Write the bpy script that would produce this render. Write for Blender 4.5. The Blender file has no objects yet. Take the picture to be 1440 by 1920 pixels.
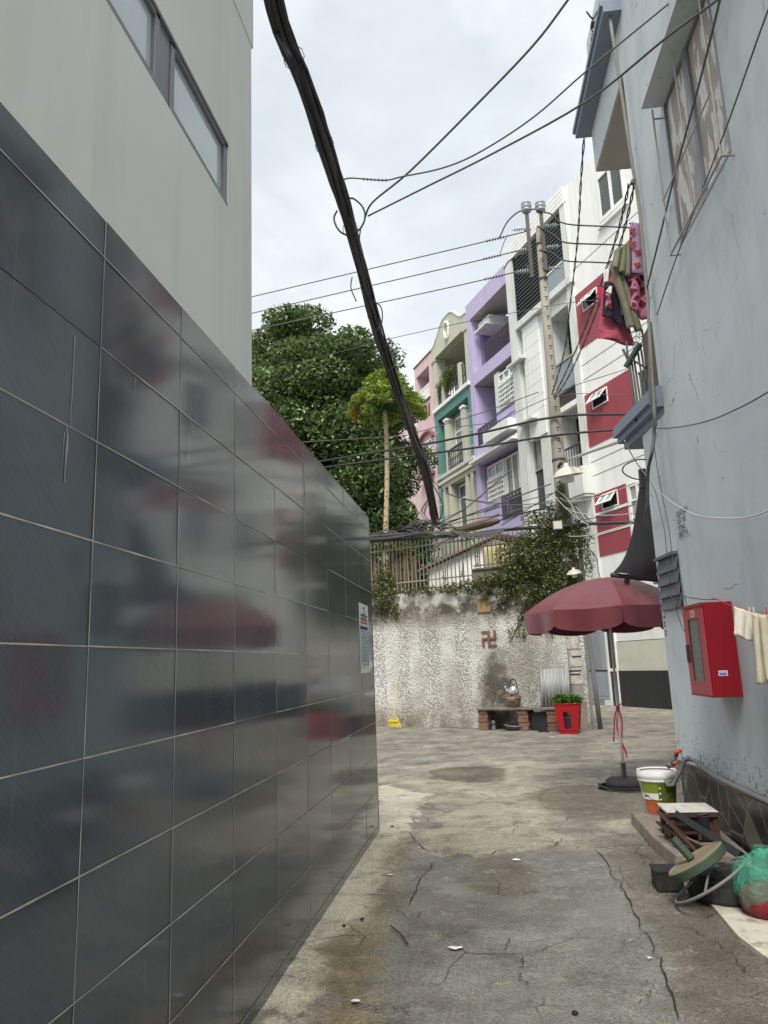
import bpy, math, random
import numpy as np
from mathutils import Vector, Matrix, noise as mnoise
random.seed(7); rng=np.random.default_rng(7)
S=bpy.context.scene; COL=S.collection
R_=math.radians
# ------------------------------------------------------------ camera
FPX,CX,CY,CAMH=1401.0,720.0,960.0,1.6
zc=np.array([460-CX,CY+5900,-FPX]); zc=zc/np.linalg.norm(zc)
ac=np.array([926-CX,CY-1238,-FPX]); ac=ac-zc*ac.dot(zc); ac/=np.linalg.norm(ac)
RM=np.array([np.cross(ac,zc),ac,zc]); CAM=np.array([0,0,CAMH])
cd=bpy.data.cameras.new('camera'); cam=bpy.data.objects.new('camera',cd); COL.objects.link(cam)
cd.sensor_fit='VERTICAL'; cd.sensor_height=24; cd.lens=24*FPX/1920; cd.clip_end=800; cd.clip_start=.05
cam.matrix_world=Matrix(RM.tolist()).to_4x4(); cam.location=(0,0,CAMH)
S.camera=cam; S.render.resolution_x=768; S.render.resolution_y=1024
# ------------------------------------------------------------ world and sun
SUN_EL,SUN_AZ=R_(54),R_(184)      # azimuth from +Y clockwise
w=bpy.data.worlds.new('World'); S.world=w; w.use_nodes=True; nt=w.node_tree; nt.nodes.clear()
N=nt.nodes.new; L=nt.links.new
out=N('ShaderNodeOutputWorld'); bg=N('ShaderNodeBackground'); sky=N('ShaderNodeTexSky'); sky.sky_type='NISHITA'
sky.sun_disc=False; sky.sun_elevation=SUN_EL; sky.sun_rotation=SUN_AZ; sky.air_density=1; sky.dust_density=3
tc=N('ShaderNodeTexCoord'); mp=N('ShaderNodeMapping'); mp.inputs['Scale'].default_value=(1.2,1.2,2.2)
nz=N('ShaderNodeTexNoise'); nz.inputs['Scale'].default_value=2.1; nz.inputs['Detail'].default_value=7; nz.inputs['Roughness'].default_value=.55
rp=N('ShaderNodeValToRGB'); rp.color_ramp.elements[0].position=.36; rp.color_ramp.elements[0].color=(.72,.72,.72,1)
rp.color_ramp.elements[1].position=.62; rp.color_ramp.elements[1].color=(1,1,1,1)
nz2=N('ShaderNodeTexNoise'); nz2.inputs['Scale'].default_value=2.6; nz2.inputs['Detail'].default_value=9; nz2.inputs['Distortion'].default_value=.4
cr=N('ShaderNodeValToRGB'); cr.color_ramp.elements[0].position=.4; cr.color_ramp.elements[0].color=(5.3,5.75,6.05,1)
cr.color_ramp.elements[1].position=.6; cr.color_ramp.elements[1].color=(7.0,7.25,7.3,1)
mx=N('ShaderNodeMixRGB')
L(tc.outputs['Generated'],mp.inputs['Vector']); L(mp.outputs[0],nz.inputs['Vector']); L(mp.outputs[0],nz2.inputs['Vector'])
L(nz.outputs['Fac'],rp.inputs[0]); L(nz2.outputs['Fac'],cr.inputs[0])
L(rp.outputs[0],mx.inputs[0]); L(sky.outputs[0],mx.inputs[1]); L(cr.outputs[0],mx.inputs[2])
L(mx.outputs[0],bg.inputs['Color']); bg.inputs['Strength'].default_value=.1; L(bg.outputs[0],out.inputs['Surface'])
sl=bpy.data.lights.new('sun','SUN'); sl.energy=2.8; sl.angle=R_(26); sl.color=(1,.96,.88)
so=bpy.data.objects.new('sun',sl); COL.objects.link(so)
sd=Vector((math.sin(SUN_AZ)*math.cos(SUN_EL),math.cos(SUN_AZ)*math.cos(SUN_EL),math.sin(SUN_EL)))
so.rotation_euler=sd.to_track_quat('Z','Y').to_euler(); so.location=(0,0,40)
vs=S.view_settings; vs.view_transform='Standard'; vs.look='None'; vs.gamma=1; vs.exposure=.66
# ------------------------------------------------------------ measuring helpers (photo pixel -> point on a real plane)
def ray(p): return RM@np.array([p[0]-CX,CY-p[1],-FPX])
def hit(p,o,n): r=ray(p); n=np.array(n,float); return CAM+r*((np.array(o,float)-CAM).dot(n)/r.dot(n))
def atz(p,z=0): return hit(p,(0,0,z),(0,0,1))
def aty(p,y): return hit(p,(0,y,0),(0,1,0))
def atx(p,x): return hit(p,(x,0,0),(1,0,0))
class Frame:
    def __init__(s,o,d,flip=False):
        d=np.array([d[0],d[1],0.]); s.d=d/np.linalg.norm(d); s.n=np.array([-s.d[1],s.d[0],0]); s.o=np.array([o[0],o[1],0.]); s.rz=math.atan2(s.d[1],s.d[0]); s.n=-s.n if flip else s.n
    def uz(s,p,off=0): P=hit(p,s.o+s.n*off,s.n); return float((P-s.o).dot(s.d)),float(P[2])
    def W(s,u,d,z): v=s.o+s.d*u+s.n*d; return (float(v[0]),float(v[1]),float(z))
FF=Frame((5.08,23.63),(math.sin(R_(-26.74)),math.cos(R_(-26.74))))
FW=Frame((1.69,18.12),(4.9,-2.22),True)   # u runs to the right, d towards the camera
FR=Frame((1.83,8.3),(math.sin(R_(-2.41)),math.cos(R_(-2.41))))
# ------------------------------------------------------------ materials
def c(r,g=None,b=None):
    if g is None: g=b=r
    f=lambda v:(v/255/12.92 if v/255<=.04045 else ((v/255+.055)/1.055)**2.4)
    return (f(r),f(g),f(b),1)
def mat(name,col,rough=.75,var=.12,scale=2.5,dirt=None,dirtamt=.0,streak=0.,bump=.15,bscale=60,metal=0,spec=.4,extra=None,fine=0.06):
    m=bpy.data.materials.new(name); m.use_nodes=True; t=m.node_tree; b=t.nodes['Principled BSDF']; n=t.nodes.new; l=t.links.new
    b.inputs['Roughness'].default_value=rough; b.inputs['Metallic'].default_value=metal; b.inputs['Specular IOR Level'].default_value=spec
    tc=n('ShaderNodeTexCoord'); o=tc.outputs['Object']
    nz=n('ShaderNodeTexNoise'); nz.inputs['Scale'].default_value=scale; nz.inputs['Detail'].default_value=8; nz.inputs['Roughness'].default_value=.62; l(o,nz.inputs['Vector'])
    mr=n('ShaderNodeMapRange'); mr.inputs['From Min'].default_value=.3; mr.inputs['From Max'].default_value=.7; mr.inputs['To Min'].default_value=1-var; mr.inputs['To Max'].default_value=1+var*.7; l(nz.outputs['Fac'],mr.inputs['Value'])
    f=n('ShaderNodeTexNoise'); f.inputs['Scale'].default_value=bscale; f.inputs['Detail'].default_value=4; l(o,f.inputs['Vector'])
    fr=n('ShaderNodeMapRange'); fr.inputs['To Min'].default_value=1-fine*2; fr.inputs['To Max'].default_value=1+fine*2; l(f.outputs['Fac'],fr.inputs['Value'])
    mu=n('ShaderNodeMath'); mu.operation='MULTIPLY'; l(mr.outputs[0],mu.inputs[0]); l(fr.outputs[0],mu.inputs[1])
    vm=n('ShaderNodeVectorMath'); vm.operation='SCALE'; vm.inputs[0].default_value=col[:3]; l(mu.outputs[0],vm.inputs['Scale'])
    cur=vm.outputs[0]
    if dirt is not None:
        if streak>0:
            mp=n('ShaderNodeMapping'); mp.inputs['Scale'].default_value=(streak,streak,.35*streak/6); l(o,mp.inputs['Vector'])
            d=n('ShaderNodeTexNoise'); d.inputs['Scale'].default_value=1; d.inputs['Detail'].default_value=7; d.inputs['Roughness'].default_value=.7; l(mp.outputs[0],d.inputs['Vector'])
        else:
            d=n('ShaderNodeTexNoise'); d.inputs['Scale'].default_value=scale*1.7; d.inputs['Detail'].default_value=9; d.inputs['Roughness'].default_value=.7; l(o,d.inputs['Vector'])
        dr=n('ShaderNodeMapRange'); dr.inputs['From Min'].default_value=.5; dr.inputs['From Max'].default_value=.75; dr.inputs['To Max'].default_value=dirtamt; l(d.outputs['Fac'],dr.inputs['Value'])
        mx=n('ShaderNodeMixRGB'); mx.inputs[2].default_value=dirt; l(dr.outputs[0],mx.inputs[0]); l(cur,mx.inputs[1]); cur=mx.outputs[0]
    if extra: cur=extra(t,o,cur,b)
    l(cur,b.inputs['Base Color'])
    if bump>0 and not (b.inputs['Normal'].is_linked):
        bp=n('ShaderNodeBump'); bp.inputs['Strength'].default_value=bump; bp.inputs['Distance'].default_value=.01; l(f.outputs['Fac'],bp.inputs['Height']); l(bp.outputs[0],b.inputs['Normal'])
    return m
M={}
def defm(k,*a,**kw): M[k]=mat(k,*a,**kw)
# ------------------------------------------------------------ mesh helpers
FLIP=set()   # things whose local y is mirrored when built (wall frame)
def flipped(p):
    while p is not None:
        if p.name in FLIP: return True
        p=p.parent
    return False
class MB:
    def __init__(s): s.v=[]; s.f=[]; s.mi=[]; s.m=0
    def add(s,vs,fs):
        o=len(s.v); s.v+= [tuple(map(float,x)) for x in vs]; s.f+=[tuple(i+o for i in f) for f in fs]; s.mi+=[s.m]*len(fs); return s
    def box(s,x0,x1,y0,y1,z0,z1):
        if x0>x1:x0,x1=x1,x0
        if y0>y1:y0,y1=y1,y0
        if z0>z1:z0,z1=z1,z0
        return s.add([(x,y,z) for x in(x0,x1) for y in(y0,y1) for z in(z0,z1)],[(0,1,3,2),(4,6,7,5),(0,4,5,1),(2,3,7,6),(0,2,6,4),(1,5,7,3)])
    def b(s,u0,u1,z0,z1,d0,d1): return s.box(u0,u1,d0,d1,z0,z1)
    def obox(s,c0,ax,ay,az):   # oriented box: centre + half axes
        c0,ax,ay,az=map(Vector,(c0,ax,ay,az))
        return s.add([c0+ax*i+ay*j+az*k for i in(-1,1) for j in(-1,1) for k in(-1,1)],[(0,1,3,2),(4,6,7,5),(0,4,5,1),(2,3,7,6),(0,2,6,4),(1,5,7,3)])
    def tube(s,pts,r,n=6,cap=True):
        P=[Vector(p) for p in pts]; k=len(P); rs=r if hasattr(r,'__len__') else [r]*k
        vs=[];fs=[];up=None
        for i in range(k):
            t=(P[min(i+1,k-1)]-P[max(i-1,0)]); t=t.normalized() if t.length>1e-9 else Vector((0,0,1))
            if up is None: up=t.orthogonal().normalized()
            a=up-t*up.dot(t); a=a.normalized() if a.length>1e-6 else t.orthogonal().normalized(); up=a; b2=t.cross(a)
            for j in range(n):
                th=2*math.pi*j/n; vs.append(P[i]+a*(rs[i]*math.cos(th))+b2*(rs[i]*math.sin(th)))
        for i in range(k-1):
            for j in range(n): fs.append((i*n+j,i*n+(j+1)%n,(i+1)*n+(j+1)%n,(i+1)*n+j))
        if cap: fs.append(tuple(range(n-1,-1,-1))); fs.append(tuple((k-1)*n+j for j in range(n)))
        return s.add(vs,fs)
    def lathe(s,o,prof,n=24,axis=None,a0=0,a1=2*math.pi):   # prof: (r,h)
        o=Vector(o); ax=Vector(axis or (0,0,1)).normalized(); e=Vector((1,0,0)) if abs(ax.x)<.9 else Vector((0,1,0))
        e=(e-ax*e.dot(ax)).normalized(); g=ax.cross(e); full=abs(a1-a0-2*math.pi)<1e-6; m=n if full else n+1
        vs=[o+ax*h+e*(r*math.cos(a0+(a1-a0)*j/n))+g*(r*math.sin(a0+(a1-a0)*j/n)) for r,h in prof for j in range(m)]
        fs=[(i*m+j,i*m+(j+1)%m,(i+1)*m+(j+1)%m,(i+1)*m+j) for i in range(len(prof)-1) for j in range(n)]
        return s.add(vs,fs)
    def prism(s,poly,y0,y1):  # polygon in (x,z), extruded along y
        n=len(poly); vs=[(x,y0,z) for x,z in poly]+[(x,y1,z) for x,z in poly]
        return s.add(vs,[tuple(range(n)),tuple(range(2*n-1,n-1,-1))]+[(i,i+n,(i+1)%n+n,(i+1)%n) for i in range(n)])
    def build(s,name,m,parent=None,smooth=False,bev=0):
        if flipped(parent): s.v=[(x,-y,z) for x,y,z in s.v]; s.f=[tuple(reversed(f)) for f in s.f]
        me=bpy.data.meshes.new(name); me.from_pydata(s.v,[],s.f); me.update()
        for x in (m if isinstance(m,(list,tuple)) else [m]): me.materials.append(M[x] if isinstance(x,str) else x)
        if any(s.mi): me.polygons.foreach_set('material_index',s.mi)
        if smooth: me.polygons.foreach_set('use_smooth',[True]*len(s.f))
        o=bpy.data.objects.new(name,me); COL.objects.link(o)
        if parent is not None: o.parent=parent
        if bev:
            md=o.modifiers.new('bevel','BEVEL'); md.width=bev; md.segments=2; md.limit_method='ANGLE'
        return o
def build_each(mb,name,m,parent=None,smooth=False):   # one object per connected piece
    p=list(range(len(mb.v)))
    def fd(i):
        while p[i]!=i: p[i]=p[p[i]]; i=p[i]
        return i
    for f in mb.f:
        for k in f[1:]: p[fd(k)]=fd(f[0])
    g={}
    for f in mb.f: g.setdefault(fd(f[0]),[]).append(f)
    for fs in g.values():
        ids=sorted({i for f in fs for i in f}); ix={k:i for i,k in enumerate(ids)}; x=MB(); x.v=[mb.v[i] for i in ids]; x.f=[tuple(ix[i] for i in f) for f in fs]; x.mi=[0]*len(fs); x.build(name,m,parent,smooth)
def tag(o,label=None,cat=None,group=None,kind=None):
    if label:o['label']=label
    if cat:o['category']=cat
    if group:o['group']=group
    if kind or cat:o['kind']=kind or 'thing'
    return o
def thing(name,label,cat,loc=(0,0,0),rz=0,group=None):
    o=bpy.data.objects.new(name,None); COL.objects.link(o); o.location=loc; o.rotation_euler=(0,0,rz); o.empty_display_size=.2
    if abs(rz-FW.rz)<1e-6: FLIP.add(o.name)
    return tag(o,label,cat,group)
def local(o): # world->local for an empty made by thing()
    rz=o.rotation_euler.z; L0=o.location; co,si=math.cos(-rz),math.sin(-rz)
    def f(p):
        x,y,z=p[0]-L0[0],p[1]-L0[1],p[2]-L0[2]; return (x*co-y*si,x*si+y*co,z)
    return f
def text(name,s,size,org,xd,yd,m,parent,ext=.001,bold=0,sx=1):
    cu=bpy.data.curves.new(name,'FONT'); cu.body=s; cu.size=size; cu.extrude=ext; cu.offset=bold; cu.resolution_u=3
    t=bpy.data.objects.new(name+'_t',cu); COL.objects.link(t)
    dg=bpy.context.evaluated_depsgraph_get(); me=bpy.data.meshes.new_from_object(t.evaluated_get(dg)); bpy.data.objects.remove(t)
    X=Vector(xd).normalized(); Y=Vector(yd).normalized(); Z=X.cross(Y)
    me.transform(Matrix(((X.x*sx,Y.x,Z.x,org[0]),(X.y*sx,Y.y,Z.y,org[1]),(X.z*sx,Y.z,Z.z,org[2]),(0,0,0,1))))
    me.materials.clear(); me.materials.append(M[m]); o=bpy.data.objects.new(name,me); COL.objects.link(o)
    if parent is not None:o.parent=parent
    return o
def npmesh(name,V,F,m,parent=None,attr=None,smooth=False):
    me=bpy.data.meshes.new(name); n=len(V); k=F.shape[1]
    me.vertices.add(n); me.vertices.foreach_set('co',V.astype(np.float32).ravel())
    me.loops.add(F.size); me.loops.foreach_set('vertex_index',F.astype(np.int32).ravel())
    me.polygons.add(len(F)); me.polygons.foreach_set('loop_start',np.arange(0,F.size,k,dtype=np.int32)); me.polygons.foreach_set('loop_total',np.full(len(F),k,dtype=np.int32))
    me.update(calc_edges=True); me.validate()
    for x in (m if isinstance(m,(list,tuple)) else [m]): me.materials.append(M[x])
    if attr is not None:
        for an,data in attr.items():
            a=me.attributes.new(an,'FLOAT','POINT'); a.data.foreach_set('value',data.astype(np.float32))
    if smooth: me.polygons.foreach_set('use_smooth',[True]*len(F))
    o=bpy.data.objects.new(name,me); COL.objects.link(o)
    if parent is not None:o.parent=parent
    return o
def leaves(name,m,centers,radii,counts,size,parent=None,shell=.55,up=.5,aspect=.42,origin=(0,0,0),droop=0.3):
    Ps=[];
    for (cx,cy,cz),(rx,ry,rz),n in zip(centers,radii,counts):
        d=rng.normal(size=(n,3)); d/=np.linalg.norm(d,axis=1)[:,None]; r=shell+(1-shell)*rng.random(n)**.6
        Ps.append(np.array([cx,cy,cz])+d*r[:,None]*np.array([rx,ry,rz]))
    P=np.concatenate(Ps); n=len(P)
    nrm=rng.normal(size=(n,3)); nrm[:,2]=np.abs(nrm[:,2])+up; nrm/=np.linalg.norm(nrm,axis=1)[:,None]
    t=rng.normal(size=(n,3)); t[:,2]-=droop; t-=nrm*(t*nrm).sum(1)[:,None]; t/=np.linalg.norm(t,axis=1)[:,None]
    b=np.cross(nrm,t); s=size*(.6+.8*rng.random(n))[:,None]
    V=np.stack([P-t*s*.5, P+b*s*aspect*.5+nrm*s*.06, P+t*s*.5-nrm*s*.12, P-b*s*aspect*.5+nrm*s*.06],1).reshape(-1,3)-np.array(origin)
    i=np.arange(n)*4; F=np.concatenate([np.stack([i,i+1,i+2],1),np.stack([i,i+2,i+3],1)])
    tv=np.repeat(rng.random(n),4)
    return npmesh(name,V,F,m,parent,{'tint':tv})
def leafmat(name,c0,c1,rough=.42):
    m=bpy.data.materials.new(name); m.use_nodes=True; t=m.node_tree; b=t.nodes['Principled BSDF']; n=t.nodes.new;l=t.links.new
    a=n('ShaderNodeAttribute'); a.attribute_name='tint'; r=n('ShaderNodeValToRGB'); r.color_ramp.elements[0].color=c0; r.color_ramp.elements[1].color=c1
    l(a.outputs['Fac'],r.inputs[0]); l(r.outputs[0],b.inputs['Base Color']); b.inputs['Roughness'].default_value=rough; b.inputs['Specular IOR Level'].default_value=.5
    tr=n('ShaderNodeBsdfTranslucent'); l(r.outputs[0],tr.inputs['Color']); mx=n('ShaderNodeMixShader'); mx.inputs[0].default_value=.3
    l(b.outputs[0],mx.inputs[1]); l(tr.outputs[0],mx.inputs[2]); l(mx.outputs[0],t.nodes['Material Output'].inputs['Surface']); M[name]=m
def sag(p0,p1,s,n=16,jit=0):
    p0,p1=np.array(p0,float),np.array(p1,float); o=[]
    for i in range(n+1):
        t=i/n; q=p0*(1-t)+p1*t; q[2]-=s*4*t*(1-t)
        if jit and 0<i<n: q=q+rng.normal(size=3)*jit
        o.append(tuple(q))
    return o
def wire(label,pts,r=.008,m='cable',name='cable',cat='cable',group='overhead wires',n=5,parent=None):
    mb=MB(); P=[tuple(map(float,p)) for p in pts]; mb.tube(P,r,n); o=mb.build(name,m,parent,smooth=True)
    if parent is None: tag(o,label,cat,group)
    return o
def smooth_path(pts,k=6):   # catmull-rom
    P=[np.array(p,float) for p in pts]; P=[2*P[0]-P[1]]+P+[2*P[-1]-P[-2]]; o=[]
    for i in range(1,len(P)-2):
        for j in range(k):
            t=j/k; a,b,c_,d=P[i-1],P[i],P[i+1],P[i+2]
            o.append(.5*((2*b)+(-a+c_)*t+(2*a-5*b+4*c_-d)*t*t+(-a+3*b-3*c_+d)*t**3))
    o.append(P[-2]); return o
exec_parts=[]
# ------------------------------------------------------------ material library
defm('cable',c(50,50,52),rough=.55,var=.2,bump=0)
defm('cable_grey',c(92,92,92),rough=.6,var=.2,bump=0)
defm('cable_white',c(190,190,185),rough=.6,bump=0)
defm('plaster_grey',c(233,234,228),rough=.8,var=.07,scale=.7,dirt=c(200,201,194),dirtamt=.4,streak=3.0,bump=.08,bscale=180,fine=.02)
defm('frame_grey',c(128,128,134),rough=.4,var=.04,bump=0,metal=.2)
defm('grout',c(175,172,165),rough=.9,var=.35,scale=3)
defm('grout_pale',c(196,194,186),rough=.9,var=.4,scale=5,bump=0); defm('old_paper',c(178,174,166),rough=.9,var=.3,scale=9,dirt=c(96,90,80),dirtamt=.9); defm('fence_paint',c(132,128,118),rough=.8,var=.2,dirt=c(96,84,70),dirtamt=.6)
defm('pane_sky_pale',c(196,208,212),rough=.12,var=.06,scale=1.5,bump=0,spec=.8)  # pale base colour paints the sky's reflection into the slit window panes
defm('pole_pale',c(200,198,192),rough=.4,var=.12,bump=0)
defm('wood_old',c(110,92,74),rough=.85,var=.3,dirt=c(60,50,42),dirtamt=.6)
defm('wood_red',c(76,50,42),rough=.7,var=.3,dirt=c(40,28,24),dirtamt=.6)
defm('black_rubber',c(38,38,38),rough=.7,var=.3,dirt=c(85,80,72),dirtamt=.5)
defm('black_metal',c(40,42,44),rough=.5,var=.2,metal=.3)
defm('dark_metal',c(70,66,64),rough=.55,var=.25,metal=.4)
defm('grey_metal',c(160,158,152),rough=.5,var=.15,metal=.05,dirt=c(90,80,70),dirtamt=.4)
defm('white_paint',c(232,233,230),rough=.6,var=.06,scale=.8,dirt=c(170,172,168),dirtamt=.4,streak=3,bump=.05,fine=.02)
defm('white_dirty',c(212,215,211),rough=.7,var=.1,scale=.8,dirt=c(140,146,140),dirtamt=.6,streak=5,bump=.08)
defm('offwhite',c(196,196,184),rough=.75,var=.07,scale=1.5,dirt=c(165,165,150),dirtamt=.5)
defm('black_base',c(36,36,36),rough=.5,var=.2,dirt=c(60,60,58),dirtamt=.5)
defm('red_paint',c(150,68,78),rough=.6,var=.06,scale=.6,dirt=c(124,50,60),dirtamt=.3,streak=3,bump=.05)
defm('gate_grey',c(150,156,162),rough=.45,var=.08,metal=.2)
defm('purple',c(184,174,208),rough=.75,var=.07,dirt=c(146,136,172),dirtamt=.4,streak=4,bump=.05)
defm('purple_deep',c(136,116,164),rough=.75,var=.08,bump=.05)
defm('soffit',c(172,166,160),rough=.8,var=.08)
defm('groove',c(80,80,84),rough=.9,var=.1,bump=0)
defm('groove_purple',c(88,70,125),rough=.9,var=.1,bump=0)
defm('sage',c(186,188,170),rough=.75,var=.08,dirt=c(150,152,136),dirtamt=.5,streak=4)
defm('teal',c(86,132,126),rough=.65,var=.1,dirt=c(22,80,76),dirtamt=.5,streak=4)
defm('lime',c(150,180,120),rough=.7,var=.08)
defm('pink',c(208,182,184),rough=.75,var=.08,dirt=c(170,135,138),dirtamt=.5,streak=4)
defm('pink_trim',c(125,78,82),rough=.8,var=.1)
defm('curtain',c(150,152,146),rough=.85,var=.3,scale=6)
defm('glass',c(78,90,94),rough=.05,var=.5,scale=1.5,bump=0,spec=.9)
defm('glass_pale',c(124,138,142),rough=.05,var=.08,scale=1,bump=0,spec=.9)
defm('glass_dark',c(30,36,40),rough=.08,var=.2,bump=0,spec=.8)
defm('grille_dark',c(70,68,76),rough=.6,var=.2,bump=0)
defm('louvre',c(48,54,54),rough=.5,var=.25,bump=0)
defm('concrete_pole',c(146,141,131),rough=.9,var=.15,scale=1.5,dirt=c(105,96,82),dirtamt=.6,streak=5,bump=.4)
defm('hole',c(30,28,26),rough=.9)
defm('porcelain',c(140,150,150),rough=.25,var=.1,bump=0,spec=.6)
defm('umb_top',c(112,58,64),rough=.36,var=.1,scale=2,dirt=c(105,48,60),dirtamt=.4,bump=.1,bscale=12)
defm('red_plastic',c(156,12,28),rough=.4,var=.08,bump=0)
defm('cab_red',c(132,14,30),rough=.35,var=.05,bump=.02,dirt=c(120,16,28),dirtamt=.3)
defm('cab_door',c(170,56,66),rough=.45,var=.07,bump=.02)
defm('mesh_grey',c(120,122,118),rough=.5,var=.5,scale=40,bump=.3,bscale=90)
defm('sticker_white',c(225,225,222),rough=.6,var=.05,bump=0)
defm('ink',c(50,52,58),rough=.8,bump=0)
defm('ink_stencil',c(105,110,112),rough=.9,bump=0,var=.2,scale=30)
defm('ink_red',c(190,70,70),rough=.8,bump=0)
defm('ink_blue',c(40,52,100),rough=.7,bump=0)
defm('blue_ink',c(80,100,185),rough=.7,bump=0)
defm('paper_blue',c(190,220,222),rough=.6,var=.05,bump=0)
defm('brick',c(120,88,74),rough=.9,var=.25,scale=5,dirt=c(80,60,50),dirtamt=.6,bump=.4)
defm('brick_tan',c(150,124,92),rough=.9,var=.25,scale=6,dirt=c(90,76,50),dirtamt=.7,bump=.4)
defm('aluminium',c(190,190,190),rough=.25,var=.12,metal=.9,bump=0)
defm('alu_dull',c(140,142,144),rough=.45,var=.2,metal=.6)
defm('yellow',c(206,186,52),rough=.5,var=.1,bump=0)
defm('cream_yellow',c(232,220,168),rough=.6,var=.05)
defm('khaki',c(128,127,108),rough=.9,var=.2,scale=6,bump=.4,bscale=120)
defm('white_cloth',c(224,219,204),rough=.95,var=.12,scale=9,bump=.6,bscale=160)
defm('cream_cloth',c(206,197,174),rough=.95,var=.15,scale=9,bump=.6,bscale=160)
defm('maroon_cloth',c(168,80,98),rough=.95,var=.15,scale=5,bump=.4)
defm('dark_cloth',c(42,36,46),rough=.95,var=.2,bump=.3)
defm('pink_cloth',c(190,160,190),rough=.95,var=.08,bump=.3)
defm('hot_pink',c(190,50,90),rough=.9,var=.15,bump=.2)
defm('tarp_black',c(48,46,50),rough=.8,var=.15,dirt=c(70,68,70),dirtamt=.4,streak=4,bump=.4,bscale=90)
defm('cornice_blue',c(124,136,152),rough=.7,var=.08,dirt=c(94,102,116),dirtamt=.4)
defm('board_brown',c(104,90,80),rough=.85,var=.15,scale=2,dirt=c(74,64,58),dirtamt=.5,streak=4)
defm('roof_dark',c(96,100,106),rough=.7,var=.15)
defm('white_bucket',c(215,215,212),rough=.45,var=.06,dirt=c(150,140,130),dirtamt=.4,bump=0)
defm('label_green',c(122,140,40),rough=.45,var=.08,bump=0)
defm('label_dgreen',c(84,100,26),rough=.45,var=.08,bump=0)
defm('label_orange',c(180,92,50),rough=.5,var=.3,scale=14,bump=0)
defm('pvc_grey',c(112,114,116),rough=.5,var=.12)
defm('valve_red',c(205,70,48),rough=.45,bump=0)
defm('green_iron',c(62,76,60),rough=.6,var=.2,dirt=c(40,44,38),dirtamt=.5)
defm('rust_top',c(128,120,96),rough=.8,var=.2,scale=5,dirt=c(136,92,66),dirtamt=.85,bump=.3)
defm('laminate',c(206,202,194),rough=.5,var=.12,scale=9,dirt=c(110,98,84),dirtamt=.8)
defm('red_stuff',c(128,34,42),rough=.6,var=.3,scale=12)
defm('tile_white',c(206,200,184),rough=.5,var=.15,scale=5,dirt=c(96,80,60),dirtamt=1.0)
defm('step',c(132,124,112),rough=.9,var=.2,scale=5,dirt=c(84,76,66),dirtamt=.6,bump=.5)
defm('crack',c(46,43,38),rough=1,var=.2,bump=0)
defm('bark',c(92,80,66),rough=.95,var=.3,scale=8,bump=.6)
defm('lamp_enamel',c(196,190,178),rough=.4,var=.1,dirt=c(140,126,108),dirtamt=.5)
defm('milk_glass',c(205,205,200),rough=.25,var=.04,bump=0)
defm('bamboo',c(136,133,126),rough=.8,var=.2,streak=3,dirt=c(104,98,90),dirtamt=.5)
defm('zinc',c(150,152,152),rough=.5,var=.12,metal=.25,dirt=c(95,88,80),dirtamt=.7,streak=9)
defm('roof_rust',c(140,122,112),rough=.85,var=.3,scale=4,dirt=c(70,60,55),dirtamt=.7)
defm('weathered',c(112,104,92),rough=.95,var=.4,scale=5,dirt=c(60,54,46),dirtamt=.7,bump=.5)
leafmat('leaf_tree',c(34,56,30),c(132,156,98),.36); leafmat('leaf_papaya',c(94,122,48),c(170,184,88)); leafmat('leaf_vine',c(52,62,34),c(132,140,86)); leafmat('leaf_crate',c(48,90,34),c(110,150,62))
leafmat('leaf_dry',c(120,84,34),c(176,138,60)); leafmat('leaf_bush',c(60,80,34),c(130,140,70))
def x_tile(t,o,cur,b):   # fine diagonal scratches and streaky polish
    n=t.nodes.new;l=t.links.new
    m0=n('ShaderNodeMapping'); m0.inputs['Rotation'].default_value=(R_(38),0,0); l(o,m0.inputs['Vector']); mp=n('ShaderNodeMapping'); mp.inputs['Scale'].default_value=(10,7,200); l(m0.outputs[0],mp.inputs['Vector'])
    a=n('ShaderNodeTexNoise'); a.inputs['Scale'].default_value=1; a.inputs['Detail'].default_value=5; l(mp.outputs[0],a.inputs['Vector'])
    r=n('ShaderNodeMapRange'); r.inputs['From Min'].default_value=.35; r.inputs['From Max'].default_value=.75; r.inputs['To Min'].default_value=.9; r.inputs['To Max'].default_value=1.16; l(a.outputs['Fac'],r.inputs['Value'])
    v=n('ShaderNodeVectorMath'); v.operation='SCALE'; l(cur,v.inputs[0]); l(r.outputs[0],v.inputs['Scale'])
    s=n('ShaderNodeTexNoise'); s.inputs['Scale'].default_value=1.3; s.inputs['Detail'].default_value=6; l(o,s.inputs['Vector'])
    q=n('ShaderNodeMapRange'); q.inputs['From Min'].default_value=.3; q.inputs['From Max'].default_value=.7; q.inputs['To Min'].default_value=.07; q.inputs['To Max'].default_value=.13; l(s.outputs['Fac'],q.inputs['Value']); l(q.outputs[0],b.inputs['Roughness'])
    # limescale runs
    mp2=n('ShaderNodeMapping'); mp2.inputs['Scale'].default_value=(1,26,.9); l(o,mp2.inputs['Vector'])
    k=n('ShaderNodeTexNoise'); k.inputs['Scale'].default_value=1; k.inputs['Detail'].default_value=3; l(mp2.outputs[0],k.inputs['Vector'])
    kr=n('ShaderNodeMapRange'); kr.inputs['From Min'].default_value=.66; kr.inputs['From Max'].default_value=.8; kr.inputs['To Max'].default_value=.3; l(k.outputs['Fac'],kr.inputs['Value'])
    mx=n('ShaderNodeMixRGB'); mx.inputs[2].default_value=c(150,150,148); l(kr.outputs[0],mx.inputs[0]); l(v.outputs[0],mx.inputs[1])
    bp=n('ShaderNodeBump'); bp.inputs['Strength'].default_value=.012; bp.inputs['Distance'].default_value=.001; l(a.outputs['Fac'],bp.inputs['Height']); l(bp.outputs[0],b.inputs['Normal'])
    return mx.outputs[0]
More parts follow.
